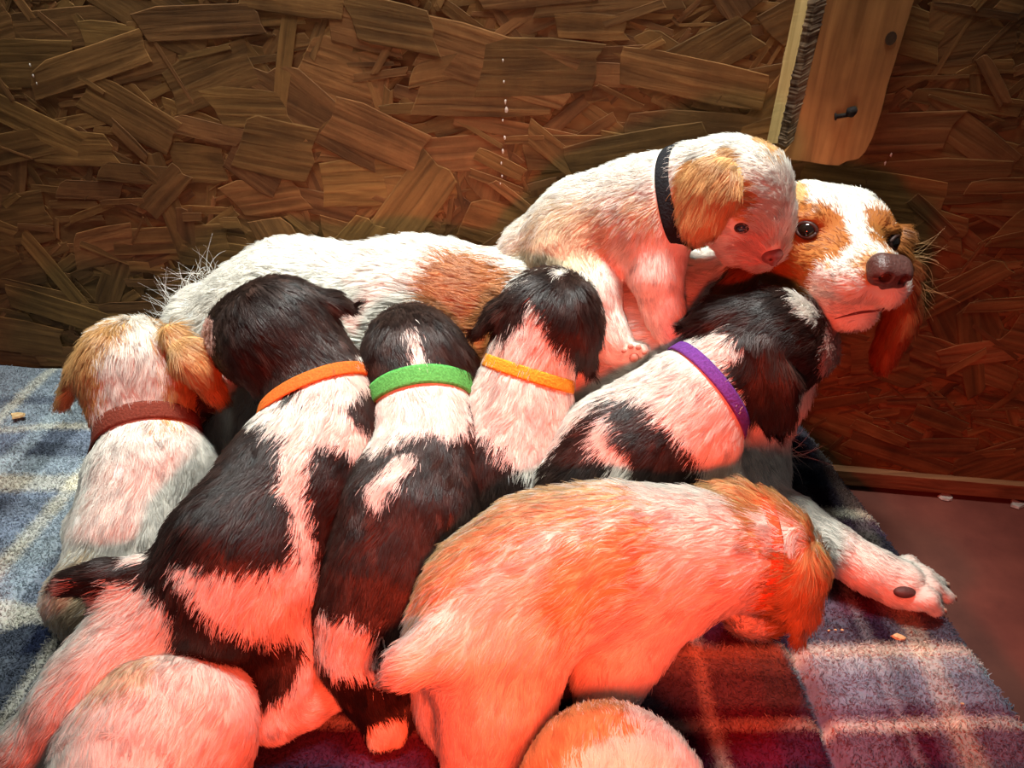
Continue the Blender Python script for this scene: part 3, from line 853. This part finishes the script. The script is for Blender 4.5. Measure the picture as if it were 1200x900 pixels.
# mouth line and eye sockets
for sgn in (-1, 1):
    m.sub(H(128, sgn * 3, -38), 3.0 * hs, H(102, sgn * 40, -46), 3.0 * hs, .004)
    m.sub(H(102, sgn * 40, -46), 3.0 * hs, H(66, sgn * 56, -44), 2.0 * hs, .004)
    m.sub(H(50, sgn * 49, 13), 9 * hs, H(58, sgn * 54, 14), 11 * hs, .004)
m.sub(H(138, 0, -22), 1.6 * hs, H(134, 0, -34), 2 * hs, .003)
# ears: a near one falling behind the puppy's chin, a far one beside the jaw
earc = RUST
m.ear([(918, 268, .745, 22), (893, 300, .725, 36), (862, 345, .705, 44), (838, 385, .695, 36)], H(0, 0, 0), L=.016, color=earc, thin=3)
q = [(H(-12, 44, 12), 20 * hs)] + [m.pt(*t) for t in ((1050, 290, .732, 26), (1058, 332, .732, 32), (1056, 370, .73, 38), (1042, 402, .728, 33))]
for (a, ra), (b, rb) in zip(q, q[1:]): m.seg(a, ra, b, rb, .01, .015, .2, (unit(uu + fw * .4), 2.6), earc)
# coat
m.mark([(497, 322), (525, 298), (575, 300), (606, 322), (660, 330), (660, 430), (560, 440), (520, 408), (486, 380), (498, 350)], ORANGE, 6)
m.mark([(885, 200), (935, 214), (955, 222), (940, 236), (905, 262)], TAN, 4)
m.mark([(895, 215), (918, 238), (945, 236), (978, 245), (998, 266), (1000, 284), (985, 300), (966, 306), (955, 322), (946, 345), (942, 360), (900, 380), (880, 280)], ORANGE, 4)
m.mark([(1012, 246), (1030, 240), (1060, 258), (1075, 300), (1056, 300), (1040, 295), (1022, 280), (1014, 265)], ORANGE, 4)
m.mark([(1008, 298), (1025, 294), (1042, 304), (1030, 325), (1022, 345), (1008, 330)], TAN, 5)
for x, y, r in ((971, 312, 3), (1002, 311, 4.5), (978, 330, 2), (990, 322, 1.6), (968, 340, 2), (1000, 345, 1.5), (1060, 640, 0), (994, 632, 2.5)):
    if r: m.mark([(x + r * math.cos(t), y + r * math.sin(t)) for t in np.linspace(0, 6.28, 8)[:-1]], GOLD, 1)
# eyes, nose
ew = 10.6
def ax_eye(sgn): return unit(fw * .72 + uu * sgn * .60 + vv * .15)
for sgn, pxy in ((-1, (946, 270)), (1, (1043, 283))):
    c = H(45.5, sgn * 50.5, 13)
    eye = m.ball(c, ew * hs, M_EYE, 'eye')
    m.bare.append((c + ax_eye(sgn) * 4 * hs, 11.5 * hs))
    # eyelids: a dark rim round the opening
    ax = ax_eye(sgn); a1 = unit(np.cross(vv, ax)); a2 = np.cross(ax, a1)
    ring = [c + ax * (6.4 - 2.2 * math.cos(t) ** 2) * hs + (a1 * math.cos(t) * 10.6 + a2 * math.sin(t) * 7.6) * hs for t in np.linspace(0, 2 * math.pi, 25)]
    tube('eyelid', ring, 2.2 * hs, M_LID, eye, 8)
n0 = H(140, 0, 0)
np_ = [pr(H(133, -9, 6), 14 * hs, H(133, 9, 6), 14 * hs, .004), pr(H(141, -10, 2), 11 * hs, H(141, 10, 2), 11 * hs, .004), pr(H(137, -12, -4), 9 * hs, H(137, 12, -4), 9 * hs, .004), pr(H(138, 0, -8), 7 * hs, H(135, 0, -13), 4 * hs, .004)]
ns_ = []
for sgn in (-1, 1):
    ns_.append((H(156, sgn * 10, -1), 5.4 * hs, H(134, sgn * 8, -1), 4.4 * hs, .002, None)); ns_.append((H(150, sgn * 12, -2), 3.0 * hs, H(142, sgn * 21, -6), 2.2 * hs, .002, None))
ns_.append((H(154, 0, 2), 1.5 * hs, H(146, 0, -22), 1.5 * hs, .002, None))
nv, nq = mini_sdf(np_, ns_, .0011)
nose = mesh_obj('nose', nv, nq, M_NOSE, m.root); nose['label'] = 'liver brown nose leather'
for sgn in (-1, 1):
    bl = m.ball(H(137, sgn * 9, -1), 6.0 * hs, M_NOSTRIL, 'nostril'); bl.parent = nose; bl.matrix_parent_inverse = Matrix.Translation(-m.root.location)
for f_, l_, u_, r in ((138, 0, 4, 20), (136, 0, -10, 15)): m.bare.append((H(f_, l_, u_), r * hs))
# claws and the dark pad showing at the side of the paw
for e, o in toes:
    tip = e + fd * 17 * sc; tip[2] = .006
    tube('claw', [e + fd * 6 * sc + np.array([0, 0, .001]), (e + tip) / 2 + fd * 4 * sc + np.array([0, 0, .003]), tip], [.0032, .0024, .0006], M_CLAW, m.root, 8)
pp, _ = PZ(1060, 697, .022); m.build(.0042, 2)
pp, _ = m.hit(1060, 694)
m.ball(pp, 10 * sc, M_PAD, 'paw_pad', (1.25, .7, .65)); m.bare.append((pp, 7.5 * sc))
lip = [m.hit(*q)[0] for q in ((1036, 361), (1029, 364), (1020, 365), (1010, 366), (1000, 368), (988, 371), (978, 374))]
lo_ = tube('lip', [p - unit(ray(1010, 375)) * .0006 for p in lip], [.0003, .0008, .0012, .0013, .0012, .0008, .0003], M_LIP, m.root, 8)
for p in lip: m.bare.append((p - np.array([0, 0, .001]), .0024))
m.fur(560000, .00034, clump=.5, wave=.45, grav=.2, lmul=1.2)
# wisps standing off the rump, the brow and the ear
def wisps(an, spec, name, colr):
    P, C, N = [], [], []
    r = np.random.RandomState(5)
    for (p0, dirs, L, n, spread, curl) in spec:
        for i in range(n):
            p = np.array(p0[0]) + (np.array(p0[1]) - np.array(p0[0])) * r.rand() + r.randn(3) * .003
            d = unit(np.array(dirs) + r.randn(3) * spread); l = L * r.uniform(.5, 1.15); b = r.randn(3) * curl; row = [p]
            for k in range(6):
                d = unit(d + b * .25 + np.array([0, 0, -.03])); row.append(row[-1] + d * l / 6)
            P.append(row); C.append(np.array(colr) * r.uniform(.8, 1.1)); N.append(unit(np.array([0, -.6, .8])))
    P = np.array(P); R = np.tile(.00022 * (1 - .8 * np.linspace(0, 1, 7)), (len(P), 1))
    return curves_obj(name, P, R, np.clip(np.array(C), 0, .95), np.array(N), M_FUR, an.root)
a1, _ = PY(196, 362, .83); a2, _ = PY(250, 318, .83)
wisps(m, [((a1, a2), (-.5, .1, .75), .045, 90, .6, 2.2), ((a1, PY(200, 385, .82)[0]), (-.8, 0, .2), .03, 50, .6, 1.8)], 'rump_wisps', WHITE)
e1 = PY(1060, 285, .73)[0]; e2 = PY(1070, 310, .73)[0]; e3 = PY(1078, 345, .73)[0]
wisps(m, [((e1, e2), uu * .9 + vv * .1, .045, 24, .3, .45), ((e2, e3), uu * .8 - vv * .6, .04, 20, .3, .5)], 'ear_fringe', TAN)
wisps(m, [((PY(905, 500, .68)[0], PY(915, 540, .66)[0]), (.8, -.2, -.5), .05, 40, .4, .8)], 'breast_fringe', WHITE)

# ------------------------------------------------------------------ the puppies
M_COL = {}
def cloth(name, c): return plain(name, c, .8, .15, .25, 500, .5)
PG = 'puppies crowding their mother'
def buckle(a, px, py, mat):
    p, _ = a.hit(px, py)

# A: cream and white, brown collar
a = Animal('puppy', 'white and tan puppy in a plain brown collar on the blue end of the blanket', 'puppy', (150, 690), 0, WHITE, 2, PG)
hA = PY(160, 432, .655)[0]
a.chain([(238, 474, .675, 25), (205, 455, .67, 44), (165, 440, .655, 62), (173, 502, .62, 46), (180, 555, .575, 66), (158, 630, .52, 66), (128, 705, .475, 58)], k=.025, L=.010, lift=.25)
a.chain([(150, 425, .645, 50), (165, 470, .63, 52)], k=.02, L=.012, lift=.3)
a.ear([(112, 402, .65, 16), (96, 425, .645, 24), (80, 458, .645, 17)], hA, color=GOLD, L=.014)
a.ear([(205, 395, .65, 18), (228, 420, .635, 27), (246, 450, .635, 18)], hA, color=GOLD, L=.015)
a.chain([(205, 560, .585, 40), (245, 590, .60, 26), (260, 640, ('z', .02), 20)], k=.02, L=.006)
a.chain([(135, 560, .585, 38), (103, 620, .575, 22), (98, 668, ('z', .018), 19)], k=.02, L=.006)
a.chain([(112, 690, .47, 46), (88, 700, .475, 30), (80, 712, ('z', .02), 22)], k=.02, L=.007)
a.paw(84, 706, .018, 20, (66, 690), color=GOLD)
a.chain([(165, 700, .46, 44), (195, 720, ('z', .02), 24)], k=.02, L=.007)
a.mark([(178, 368), (215, 370), (262, 410), (270, 470), (252, 492), (235, 490), (215, 480), (205, 500), (190, 500), (186, 470), (196, 440), (184, 405)], GOLD, 6)
a.mark([(55, 380), (150, 372), (148, 384), (118, 412), (112, 470), (98, 500), (55, 480)], GOLD, 6)
a.mark([(232, 455), (256, 470), (250, 492), (232, 490)], (0.10, 0.06, 0.05), 3)
a.mark([(60, 680), (100, 640), (120, 680), (110, 740), (60, 740)], CREAM, 8)
a.collar(PY(173, 512, .612)[0], PY(178, 555, .575)[0] - PY(170, 480, .635)[0], .0165, cloth('brown_collar_webbing', (0.16, 0.035, 0.02)))['label'] = 'plain brown collar'
a.build(); a.fur()

# B: liver with white patches, orange collar, astride
b = Animal('puppy', 'dark brown and white puppy with orange collar and raised tail, legs astride', 'puppy', (270, 800), 0, LIVER, 3, PG)
hB = PY(325, 395, .645)[0]
b.chain([(268, 398, .685, 26), (292, 395, .67, 46), (327, 394, .645, 66), (375, 450, .61, 52), (378, 505, .575, 66), (345, 570, .525, 84), (285, 655, .455, 92), (262, 690, .435, 84)], k=.03, L=.009, lift=.2)
b.ear([(300, 365, .625, 22), (312, 405, .605, 36), (322, 442, .60, 28), (328, 462, .60, 16)], hB, color=LIVER, L=.016)
b.ear([(365, 345, .66, 16), (388, 352, .665, 18), (402, 358, .67, 10)], hB, color=LIVER, L=.014)
b.chain([(410, 520, .58, 46), (425, 575, .565, 36), (420, 640, ('z', .03), 24), (415, 655, ('z', .02), 24)], k=.025, L=.007)
b.chain([(350, 540, .575, 38), (330, 600, .57, 26), (325, 640, ('z', .02), 22)], k=.025, L=.007)
b.chain([(190, 680, .435, 22), (160, 677, .425, 19), (120, 676, .42, 16), (85, 682, .415, 10), (68, 686, .413, 4)], k=.018, L=.010, lift=.12)
b.chain([(235, 710, .435, 76), (165, 752, .40, 58), (112, 792, .365, 38), (82, 830, .345, 33), (40, 876, .33, 29), (-15, 915, ('z', .025), 28)], k=.03, L=.009, lift=.22)
b.paw(-15, 917, .02, 27, (-60, 930))
b.chain([(305, 710, .435, 80), (335, 745, .425, 46), (332, 800, .395, 30), (325, 842, ('z', .025), 24)], k=.025, L=.008)
b.chain([(318, 848, ('z', .018), 23), (360, 828, ('z', .018), 24)], k=.012, L=.005)
b.paw(362, 826, .018, 24, (405, 800))
b.mark([(338, 470), (352, 448), (385, 432), (428, 412), (436, 440), (415, 470), (370, 474)], WHITE, 3)
b.mark([(282, 486), (322, 466), (400, 470), (432, 505), (442, 552), (408, 528), (372, 520), (364, 545), (366, 590), (366, 640), (352, 650), (344, 600), (326, 548), (338, 508), (310, 502)], WHITE, 4)
b.mark([(200, 656), (250, 666), (310, 668), (345, 652), (352, 620), (368, 625), (378, 690), (364, 712), (360, 752), (320, 752), (270, 735), (236, 715), (222, 690)], WHITE, 5)
b.mark([(130, 686), (172, 684), (190, 706), (200, 735), (205, 765), (204, 830), (60, 960), (-60, 960), (-60, 860), (60, 760)], WHITE, 5)
b.mark([(50, 675), (86, 676), (80, 690), (55, 700)], PINK, 3)
b.mark([(362, 700), (380, 690), (385, 770), (430, 780), (430, 860), (280, 885), (288, 845), (310, 825), (345, 800), (356, 765)], WHITE, 3)
b.mark([(150, 640), (175, 640), (172, 656), (150, 660)], WHITE, 2)
b.mark([(225, 378), (249, 375), (249, 415), (225, 415)], PINK, 1)
b.collar(PY(377, 462, .604)[0], PY(380, 505, .575)[0] - PY(345, 420, .63)[0], 0.013, cloth('orange_collar_webbing', (0.60, 0.13, 0.02)), cover=0.45, gap=0.0006)['label'] = 'bright orange collar'
b.build(); b.fur()

# C: liver, green collar
c = Animal('puppy', 'dark brown puppy in a wide green collar seen from behind', 'puppy', (460, 770), 0, LIVER, 4, PG)
hC = PY(487, 418, .645)[0]
c.chain([(474, 415, .68, 26), (482, 410, .66, 46), (487, 424, .64, 55), (494, 468, .605, 49), (500, 525, .565, 60), (478, 605, .505, 84), (455, 680, .455, 78), (445, 715, .435, 66)], k=.03, L=.009, lift=.2)
c.ear([(522, 396, .64, 19), (541, 424, .628, 25), (547, 452, .622, 15)], hC, color=LIVER, L=.013)
c.ear([(442, 400, .645, 17), (432, 424, .632, 22), (433, 448, .63, 13)], hC, color=LIVER, L=.013)
c.chain([(470, 540, .565, 40), (440, 600, .57, 26), (430, 640, ('z', .02), 20)], k=.02, L=.007)
c.chain([(515, 540, .565, 40), (520, 600, .565, 24), (520, 640, ('z', .02), 20)], k=.02, L=.007)
c.chain([(428, 720, .43, 54), (422, 765, .41, 42), (438, 810, .393, 28), (448, 842, ('z', .016), 21)], k=.025, L=.008)
c.paw(450, 842, .016, 20, (452, 866))
c.chain([(470, 720, .44, 50), (472, 775, .42, 34), (478, 825, ('z', .02), 22)], k=.025, L=.008)
c.chain([(440, 745, .415, 20), (455, 775, .395, 14), (460, 800, .385, 6)], k=.015, L=.01)
c.mark([(425, 455), (466, 442), (480, 420), (474, 385), (486, 382), (496, 420), (515, 438), (556, 455), (548, 505), (530, 512), (500, 508), (470, 512), (440, 532), (425, 500)], WHITE, 4)
c.mark([(430, 572), (462, 535), (486, 530), (486, 548), (455, 575), (440, 592)], WHITE, 3)
c.mark([(370, 715), (400, 714), (428, 730), (444, 745), (444, 800), (425, 790), (400, 795), (370, 770)], WHITE, 5)
c.mark([(430, 850), (475, 836), (480, 880), (425, 880)], CREAM, 2)
c.collar(PY(494, 466, .607)[0], PY(499, 515, .572)[0] - PY(489, 435, .635)[0], .0185, cloth('green_collar_webbing', (0.08, 0.33, 0.07)))['label'] = 'wide green collar'
c.build(); c.fur()

# D: yellow collar
d = Animal('puppy', 'white puppy with dark brown head and ears in a yellow orange collar', 'puppy', (590, 640), 0, WHITE, 5, PG)
hD = PY(645, 372, .652)[0]
d.chain([(666, 385, .695, 26), (654, 368, .675, 44), (643, 374, .652, 54), (622, 425, .63, 46), (606, 490, .605, 62), (588, 560, .56, 62), (578, 635, .515, 60)], k=.028, L=.010, lift=.25)
d.ear([(606, 346, .652, 18), (586, 364, .652, 23), (569, 380, .648, 14)], hD, color=LIVER, L=.014)
d.ear([(680, 352, .642, 20), (690, 386, .632, 25), (690, 420, .632, 15)], hD, color=LIVER, L=.013)
d.chain([(635, 510, .605, 38), (642, 570, .60, 24), (640, 610, ('z', .02), 19)], k=.02, L=.006)
d.chain([(592, 510, .61, 36), (590, 570, .60, 24), (588, 610, ('z', .02), 19)], k=.02, L=.006)
d.chain([(600, 640, .52, 46), (625, 680, .51, 30), (625, 700, ('z', .02), 20)], k=.02, L=.006)
d.chain([(572, 640, .51, 46), (572, 690, .50, 30), (572, 710, ('z', .02), 20)], k=.02, L=.006)
d.mark([(545, 385), (590, 335), (640, 305), (700, 318), (715, 400), (702, 440), (676, 426), (660, 414), (645, 392), (636, 366), (622, 352), (610, 378), (592, 398), (560, 395)], LIVER, 4)
d.mark([(650, 317), (664, 317), (664, 322), (650, 321)], WHITE, 1)
d.mark([(530, 505), (570, 508), (592, 530), (606, 552), (640, 566), (640, 660), (530, 660)], LIVER, 6)
d.collar(PY(620, 437, .626)[0], PY(605, 490, .605)[0] - PY(635, 395, .645)[0], 0.0125, cloth('amber_collar_webbing', (0.70, 0.27, 0.02)), cover=0.36, gap=0.0004)['label'] = 'yellow orange collar'
d.build(); d.fur()

# E: purple collar
e = Animal('puppy', 'white and dark brown puppy in a thin purple collar sniffing up at its mother', 'puppy', (740, 640), 0, WHITE, 6, PG)
hE = PY(900, 402, .625)[0]
e.chain([(958, 412, .655, 21), (930, 405, .645, 42), (898, 402, .625, 60), (842, 442, .605, 52), (794, 486, .585, 65), (730, 532, .56, 74), (672, 574, .54, 62)], k=.03, L=.010, lift=.22)
e.ear([(888, 415, .585, 24), (898, 448, .575, 34), (905, 480, .575, 24), (906, 494, .578, 14)], hE, color=LIVER, L=.015)
e.ear([(862, 357, .628, 17), (838, 365, .632, 24), (816, 377, .634, 15)], hE, color=LIVER, L=.012)
e.chain([(820, 520, .57, 46), (838, 575, .56, 30), (835, 640, ('z', .03), 22), (838, 655, ('z', .018), 21)], k=.025, L=.007)
e.chain([(790, 500, .61, 46), (800, 560, .62, 28), (800, 610, ('z', .018), 22)], k=.025, L=.007)
e.chain([(690, 580, .52, 50), (690, 640, .51, 32), (700, 690, ('z', .018), 22)], k=.025, L=.007)
e.chain([(650, 580, .56, 46), (640, 640, .56, 30), (645, 665, ('z', .018), 22)], k=.025, L=.007)
e.mark([(795, 370), (840, 340), (900, 328), (955, 345), (980, 372), (971, 395), (966, 420), (985, 450), (960, 500), (935, 520), (905, 520), (876, 500), (872, 462), (858, 458), (856, 428), (870, 400), (852, 384), (828, 396), (800, 395)], LIVER, 4)
e.mark([(924, 341), (944, 346), (962, 372), (955, 380), (938, 362)], WHITE, 2)
e.mark([(969, 384), (995, 385), (990, 440), (962, 436)], PINK, 1)
e.mark([(615, 572), (655, 520), (694, 480), (722, 462), (722, 480), (700, 500), (684, 516), (706, 528), (716, 545), (708, 590), (640, 600)], LIVER, 4)
e.mark([(722, 468), (748, 462), (798, 506), (822, 545), (818, 590), (775, 585), (748, 558), (728, 520), (716, 488)], LIVER, 4)
e.collar(PY(826, 449, .600)[0], PY(788, 482, .585)[0] - PY(868, 420, .615)[0], .0125, cloth('purple_collar_webbing', (0.13, 0.035, 0.22)), cover=0.54, gap=0.0008)['label'] = 'thin purple collar'
e.ball(PY(979, 400, .658)[0], .0045, M_PINKNOSE, 'nose', (1.2, 1, .9))
e.build(); e.fur()

# F: white, black collar, climbing over the mother's shoulder
f = Animal('puppy', 'white puppy with tan ears and black collar sitting on its mother\'s shoulder', 'puppy', (700, 400), .2, WHITE, 7, PG, at=PY(690, 340, .75)[0])
hFc, fs = PY(862, 232, .69)
f.chain([(897, 294, .66, 18), (888, 266, .672, 34), (862, 232, .69, 57), (805, 222, .71, 48), (752, 252, .735, 66), (690, 272, .76, 64), (632, 300, .785, 52)], k=.026, L=.009, lift=.24)
f.chain([(880, 215, .675, 44), (850, 205, .69, 46)], k=.02, L=.006)
f.chain([(892, 299, .664, 14), (868, 288, .68, 27)], k=.015, L=.005)
f.ear([(848, 192, .668, 18), (834, 220, .655, 36), (824, 248, .65, 30), (822, 262, .652, 20)], hFc, color=TAN, L=.012, lift=.15)
f.ear([(888, 172, .71, 12), (902, 180, .715, 12), (908, 196, .715, 8)], hFc, color=TAN, L=.012)
f.chain([(770, 275, .70, 42), (769, 322, .68, 28), (777, 362, .668, 21), (787, 395, .66, 21)], k=.02, L=.006, lift=.15)
f.chain([(772, 290, .745, 36), (780, 330, .735, 24), (790, 352, .728, 19)], k=.02, L=.006)
f.chain([(670, 300, .73, 48), (686, 345, .69, 36), (710, 395, .665, 23), (734, 420, .655, 17)], k=.022, L=.007, lift=.15)
p0, s0_ = PY(741, 412, .650)
for o in (-.75, -.25, .25, .75):
    f.seg(p0 + np.array([o * 16, 0, -4 - abs(o)]) * s0_, 7 * s0_, p0 + np.array([o * 19, -3, 9 - 6 * abs(o)]) * s0_, 6 * s0_, .004, .003, .15)
f.chain([(640, 305, .795, 44), (655, 325, .78, 26)], k=.02, L=.006)
f.mark([(842, 198), (862, 196), (882, 214), (886, 240), (878, 258), (862, 256), (846, 240)], TAN, 5)
f.mark([(860, 280), (888, 270), (915, 300), (900, 315), (870, 312)], PINK, 6)
f.mark([(600, 290), (640, 245), (700, 235), (730, 262), (700, 312), (640, 335), (605, 330)], CREAM, 12)
f.mark([(730, 225), (770, 240), (780, 275), (740, 270)], CREAM, 10)
f.mark([(880, 150), (915, 160), (916, 200), (900, 180)], TAN, 4)
f.collar(PY(800, 222, .712)[0], PY(752, 250, .735)[0] - PY(845, 225, .695)[0], .0135, cloth('black_collar_webbing', (0.012, 0.012, 0.014)), cover=0.66, gap=0.0002)['label'] = 'black collar'
hp, _ = f.hit(869, 267); gn = f.grad(hp)
f.ball(hp - gn * .0022, .0052, M_BLUEEYE, 'eye'); f.bare.append((hp + gn * .003, .0092))
a1 = unit(np.cross((0, 0, 1), gn)); a2 = np.cross(gn, a1)
tube('eyelid', [hp + gn * .0008 + a1 * math.cos(t) * .0056 + a2 * math.sin(t) * .0042 for t in np.linspace(0, 2 * math.pi, 20)], .0011, M_LID, f.root, 8)
hp, _ = f.hit(906, 301); hp2, _ = f.hit(897, 302)
nv, nq = mini_sdf([pr(hp + np.array([-.004, .002, 0]), .0068, hp + np.array([.003, .003, .001]), .0066, .004), pr(hp, .005, hp + np.array([.001, -.001, -.006]), .003, .004)],
                  [(hp + np.array([-.003, -.012, -.001]), .0018, hp + np.array([-.003, 0, -.001]), .0012, .001, None)], .001)
mesh_obj('nose', nv, nq, M_PINKNOSE, f.root); f.bare.append((hp, .0085))
f.build()
for x, y, r in ((731, 411, .0028), (739, 406, .0030), (748, 407, .0030), (755, 413, .0026), (743, 419, .0052)):
    q, _ = f.hit(x, y)
    if q[1] < .7: f.ball(q, r, M_PINKPAD, 'paw_pad', (1, .8, 1)); f.bare.append((q, r * 1.05))
f.fur()

# G: orange and white, head down in front
g = Animal('puppy', 'cream and orange puppy standing with lowered head beside the mother\'s outstretched foreleg', 'puppy', (640, 860), 0, WHITE, 8, PG)
hG = PY(908, 662, .452)[0]
g.chain([(872, 726, .475, 20), (885, 705, .468, 36), (905, 660, .455, 54), (862, 645, .45, 58), (800, 648, .442, 72), (715, 652, .432, 84), (635, 672, .42, 92), (575, 715, .405, 88), (548, 745, .395, 74)], k=.03, L=.010, lift=.22)
g.ear([(928, 640, .438, 18), (945, 672, .43, 28), (945, 715, .428, 24), (938, 745, .432, 13)], hG, color=GOLD, L=.014)
g.ear([(902, 598, .46, 17), (874, 583, .468, 22), (849, 574, .478, 15)], hG, color=GOLD, L=.013)
g.chain([(925, 620, .455, 24), (900, 596, .465, 18)], k=.012, L=.012, color=GOLD)
g.chain([(545, 742, .375, 34), (515, 758, .355, 27), (480, 778, .345, 19), (456, 794, .34, 6)], k=.02, L=.011, lift=.15)
g.chain([(590, 745, .385, 78), (585, 810, .362, 62), (570, 865, .345, 46), (555, 915, ('z', .02), 34)], k=.03, L=.008, lift=.2)
g.paw(558, 912, .02, 32, (600, 935))
g.chain([(530, 755, .415, 58), (510, 760, .42, 42), (525, 830, ('z', .03), 30), (530, 850, ('z', .02), 26)], k=.025, L=.008)
g.chain([(765, 705, .415, 58), (738, 752, .402, 42), (712, 800, .388, 33), (705, 842, ('z', .02), 30)], k=.028, L=.007, lift=.18)
g.paw(706, 842, .02, 28, (740, 850))
g.chain([(795, 690, .462, 48), (762, 730, .462, 30), (752, 768, ('z', .02), 24)], k=.025, L=.007)
g.mark([(460, 700), (520, 620), (600, 575), (640, 560), (730, 566), (745, 590), (690, 605), (640, 622), (590, 640), (545, 680), (490, 720)], FAWN, 14)
g.mark([(665, 640), (720, 615), (760, 605), (770, 640), (740, 690), (700, 720), (655, 735), (630, 700)], FAWN, 16)
g.mark([(840, 560), (900, 565), (925, 600), (905, 605), (890, 600), (882, 620), (900, 650), (935, 630), (990, 640), (990, 770), (900, 760), (890, 700), (908, 660), (880, 640), (870, 600)], GOLD, 5)
g.mark([(890, 600), (932, 604), (945, 640), (902, 656)], WHITE, 4)
g.collar(PY(868, 652, .450)[0], PY(800, 648, .442)[0] - PY(900, 658, .456)[0], .0125, cloth('red_orange_collar_webbing', (0.62, 0.12, 0.04)), cover=0.08, gap=-0.0012)['label'] = 'red orange collar with punched holes'
g.build(); g.fur(360000)

# H: only its rounded back shows at the front edge
h = Animal('puppy', 'round cream and tan back of a puppy beside the lowered puppy\'s front leg', 'puppy', (720, 1050), 0, WHITE, 9, PG, at=(.06, .20, 0))
def sit(an, pts, Ls=.007):
    for (p, r), (q, r2) in zip(pts, pts[1:]): an.seg(p, r, q, r2, .028, Ls, .18)
sit(h, [((.030, .078, .118), .017), ((.036, .104, .130), .032), ((.042, .128, .140), .040), ((.048, .160, .125), .037), ((.055, .195, .108), .050), ((.064, .245, .104), .055), ((.066, .262, .100), .053), ((.066, .285, .085), .050)])
for sx in (-1, 1):
    p = np.array([.042 + sx * .036, .128, .150]); h.seg(p, .011, p + (sx * .012, .002, -.026), .016, .006, .012, .2, (unit((1, .1, .3 * sx)), 2.4), TAN); h.seg(p + (sx * .012, .002, -.026), .016, p + (sx * .013, .000, -.046), .010, .006, .012, .2, (unit((1, .1, 0)), 2.4), TAN)
    h.seg((.064 + sx * .034, .275, .065), .032, (.066 + sx * .046, .262, .022), .018, .02, .006); h.seg((.066 + sx * .046, .262, .016), .015, (.066 + sx * .047, .235, .014), .014, .01, .005)
    h.seg((.052 + sx * .028, .185, .080), .026, (.050 + sx * .032, .165, .020), .015, .02, .006); h.seg((.050 + sx * .032, .165, .016), .015, (.050 + sx * .033, .145, .014), .013, .01, .005)
    h.ball(np.array([.038 + sx * .021, .094, .140]), .0052, M_EYE, 'eye')
h.seg((.068, .325, .070), .016, (.070, .365, .045), .006, .015, .009, .15)
h.ball(np.array([.029, .062, .121]), .008, M_NOSE, 'nose', (1.2, .8, .8))
h.mark([(590, 960), (600, 860), (690, 815), (728, 822), (742, 850), (735, 862), (700, 868), (660, 905), (640, 960)], TAN, 9)
h.build(); h.fur(420000)

# I: white puppy lying between the legs of the one astride
i_ = Animal('puppy', 'plump white puppy lying under the brown and white puppy standing astride', 'puppy', (185, 920), 0, WHITE, 10, PG, at=(-.27, .34, 0))
i_.chain([(215, 815, .385, 58), (190, 862, .343, 98), (184, 874, .335, 94)], k=.04, L=.008, lift=.18)
sit(i_, [((-.272, .196, .040), .015), ((-.274, .222, .046), .028), ((-.276, .250, .056), .040), ((-.278, .290, .056), .042), ((-.278, .325, .055), .046)], .008)
for sx in (-1, 1):
    p = np.array([-.276 + sx * .036, .250, .064]); i_.seg(p, .011, p + (sx * .014, -.002, -.024), .016, .006, .012, .2, (unit((1, .1, .3 * sx)), 2.4), CREAM)
    i_.ball(np.array([-.274 + sx * .019, .216, .060]), .005, M_EYE, 'eye')
i_.ball(np.array([-.272, .182, .043]), .0075, M_NOSE, 'nose', (1.2, .8, .8))
i_.chain([(250, 830, .36, 40), (262, 870, ('z', .02), 26)], k=.03, L=.006); i_.chain([(130, 850, .34, 40), (118, 900, ('z', .02), 26)], k=.03, L=.006)
i_.mark([(80, 790), (140, 765), (190, 775), (168, 805), (100, 826)], CREAM, 9)
i_.build(); i_.fur(420000)

# ------------------------------------------------------------------ crumbs and shavings
M_SHAV = wood_mat('pale_wood_shaving', (0.45, 0.28, 0.12), (0.70, 0.50, 0.26), 300, 300, bump=.2)
def crumb(name, label, cat, px, py, z, r, mat, grp=None, rough=.5):
    p, sc = PZ(px, py, z); r = r * sc; V = []; Fc = []
    n = 7; k = np.random.RandomState(int(px))
    a = k.uniform(.5, 1.1, n)
    for zz, f_ in ((0, 1), (r * .35, .85)):
        for q in range(n): V.append(p + np.array([math.cos(6.283 * q / n) * r * a[q] * f_ * 1.5, math.sin(6.283 * q / n) * r * a[q] * f_, zz + k.uniform(-.1, .1) * r]))
    Fc = [tuple(range(n))[::-1], tuple(range(n, 2 * n))] + [(q, (q + 1) % n, n + (q + 1) % n, n + q) for q in range(n)]
    o = mesh_obj(name, V, Fc, mat, smooth=False)
    return tag(o, label, cat, grp)
crumb('wood_shaving', 'curled wood shaving lying on the blue end of the blanket', 'shaving', 20, 488, .002, 7, M_SHAV)
crumb('wood_shaving', 'pale wood shaving on the cream stripe of the blanket', 'shaving', 1055, 748, .002, 7, M_SHAV)
for x, y in ((971, 739), (979, 738), (987, 738)):
    crumb('crumb', 'tiny pale crumb on the dark stripe beside the lowered puppy\'s hanging ear', 'crumb', x, y, .002, 1.5, M_SHAV, 'crumbs beside the ear')
crumb('crumb', 'tiny pale crumb on the blanket near the bed\'s edge', 'crumb', 1128, 825, .002, 1.8, M_SHAV)
M_CHIP = plain('grey_mortar_chip', (0.35, 0.31, 0.27), .9, .1, .3, 200, .5)
for x, y, r in ((1110, 584, 8), (1192, 592, 8)):
    crumb('mortar_chip', 'pale grey mortar chip on the red floor by the rail', 'chip', x, y, -BED + .001, r, M_CHIP, 'mortar chips by the rail')
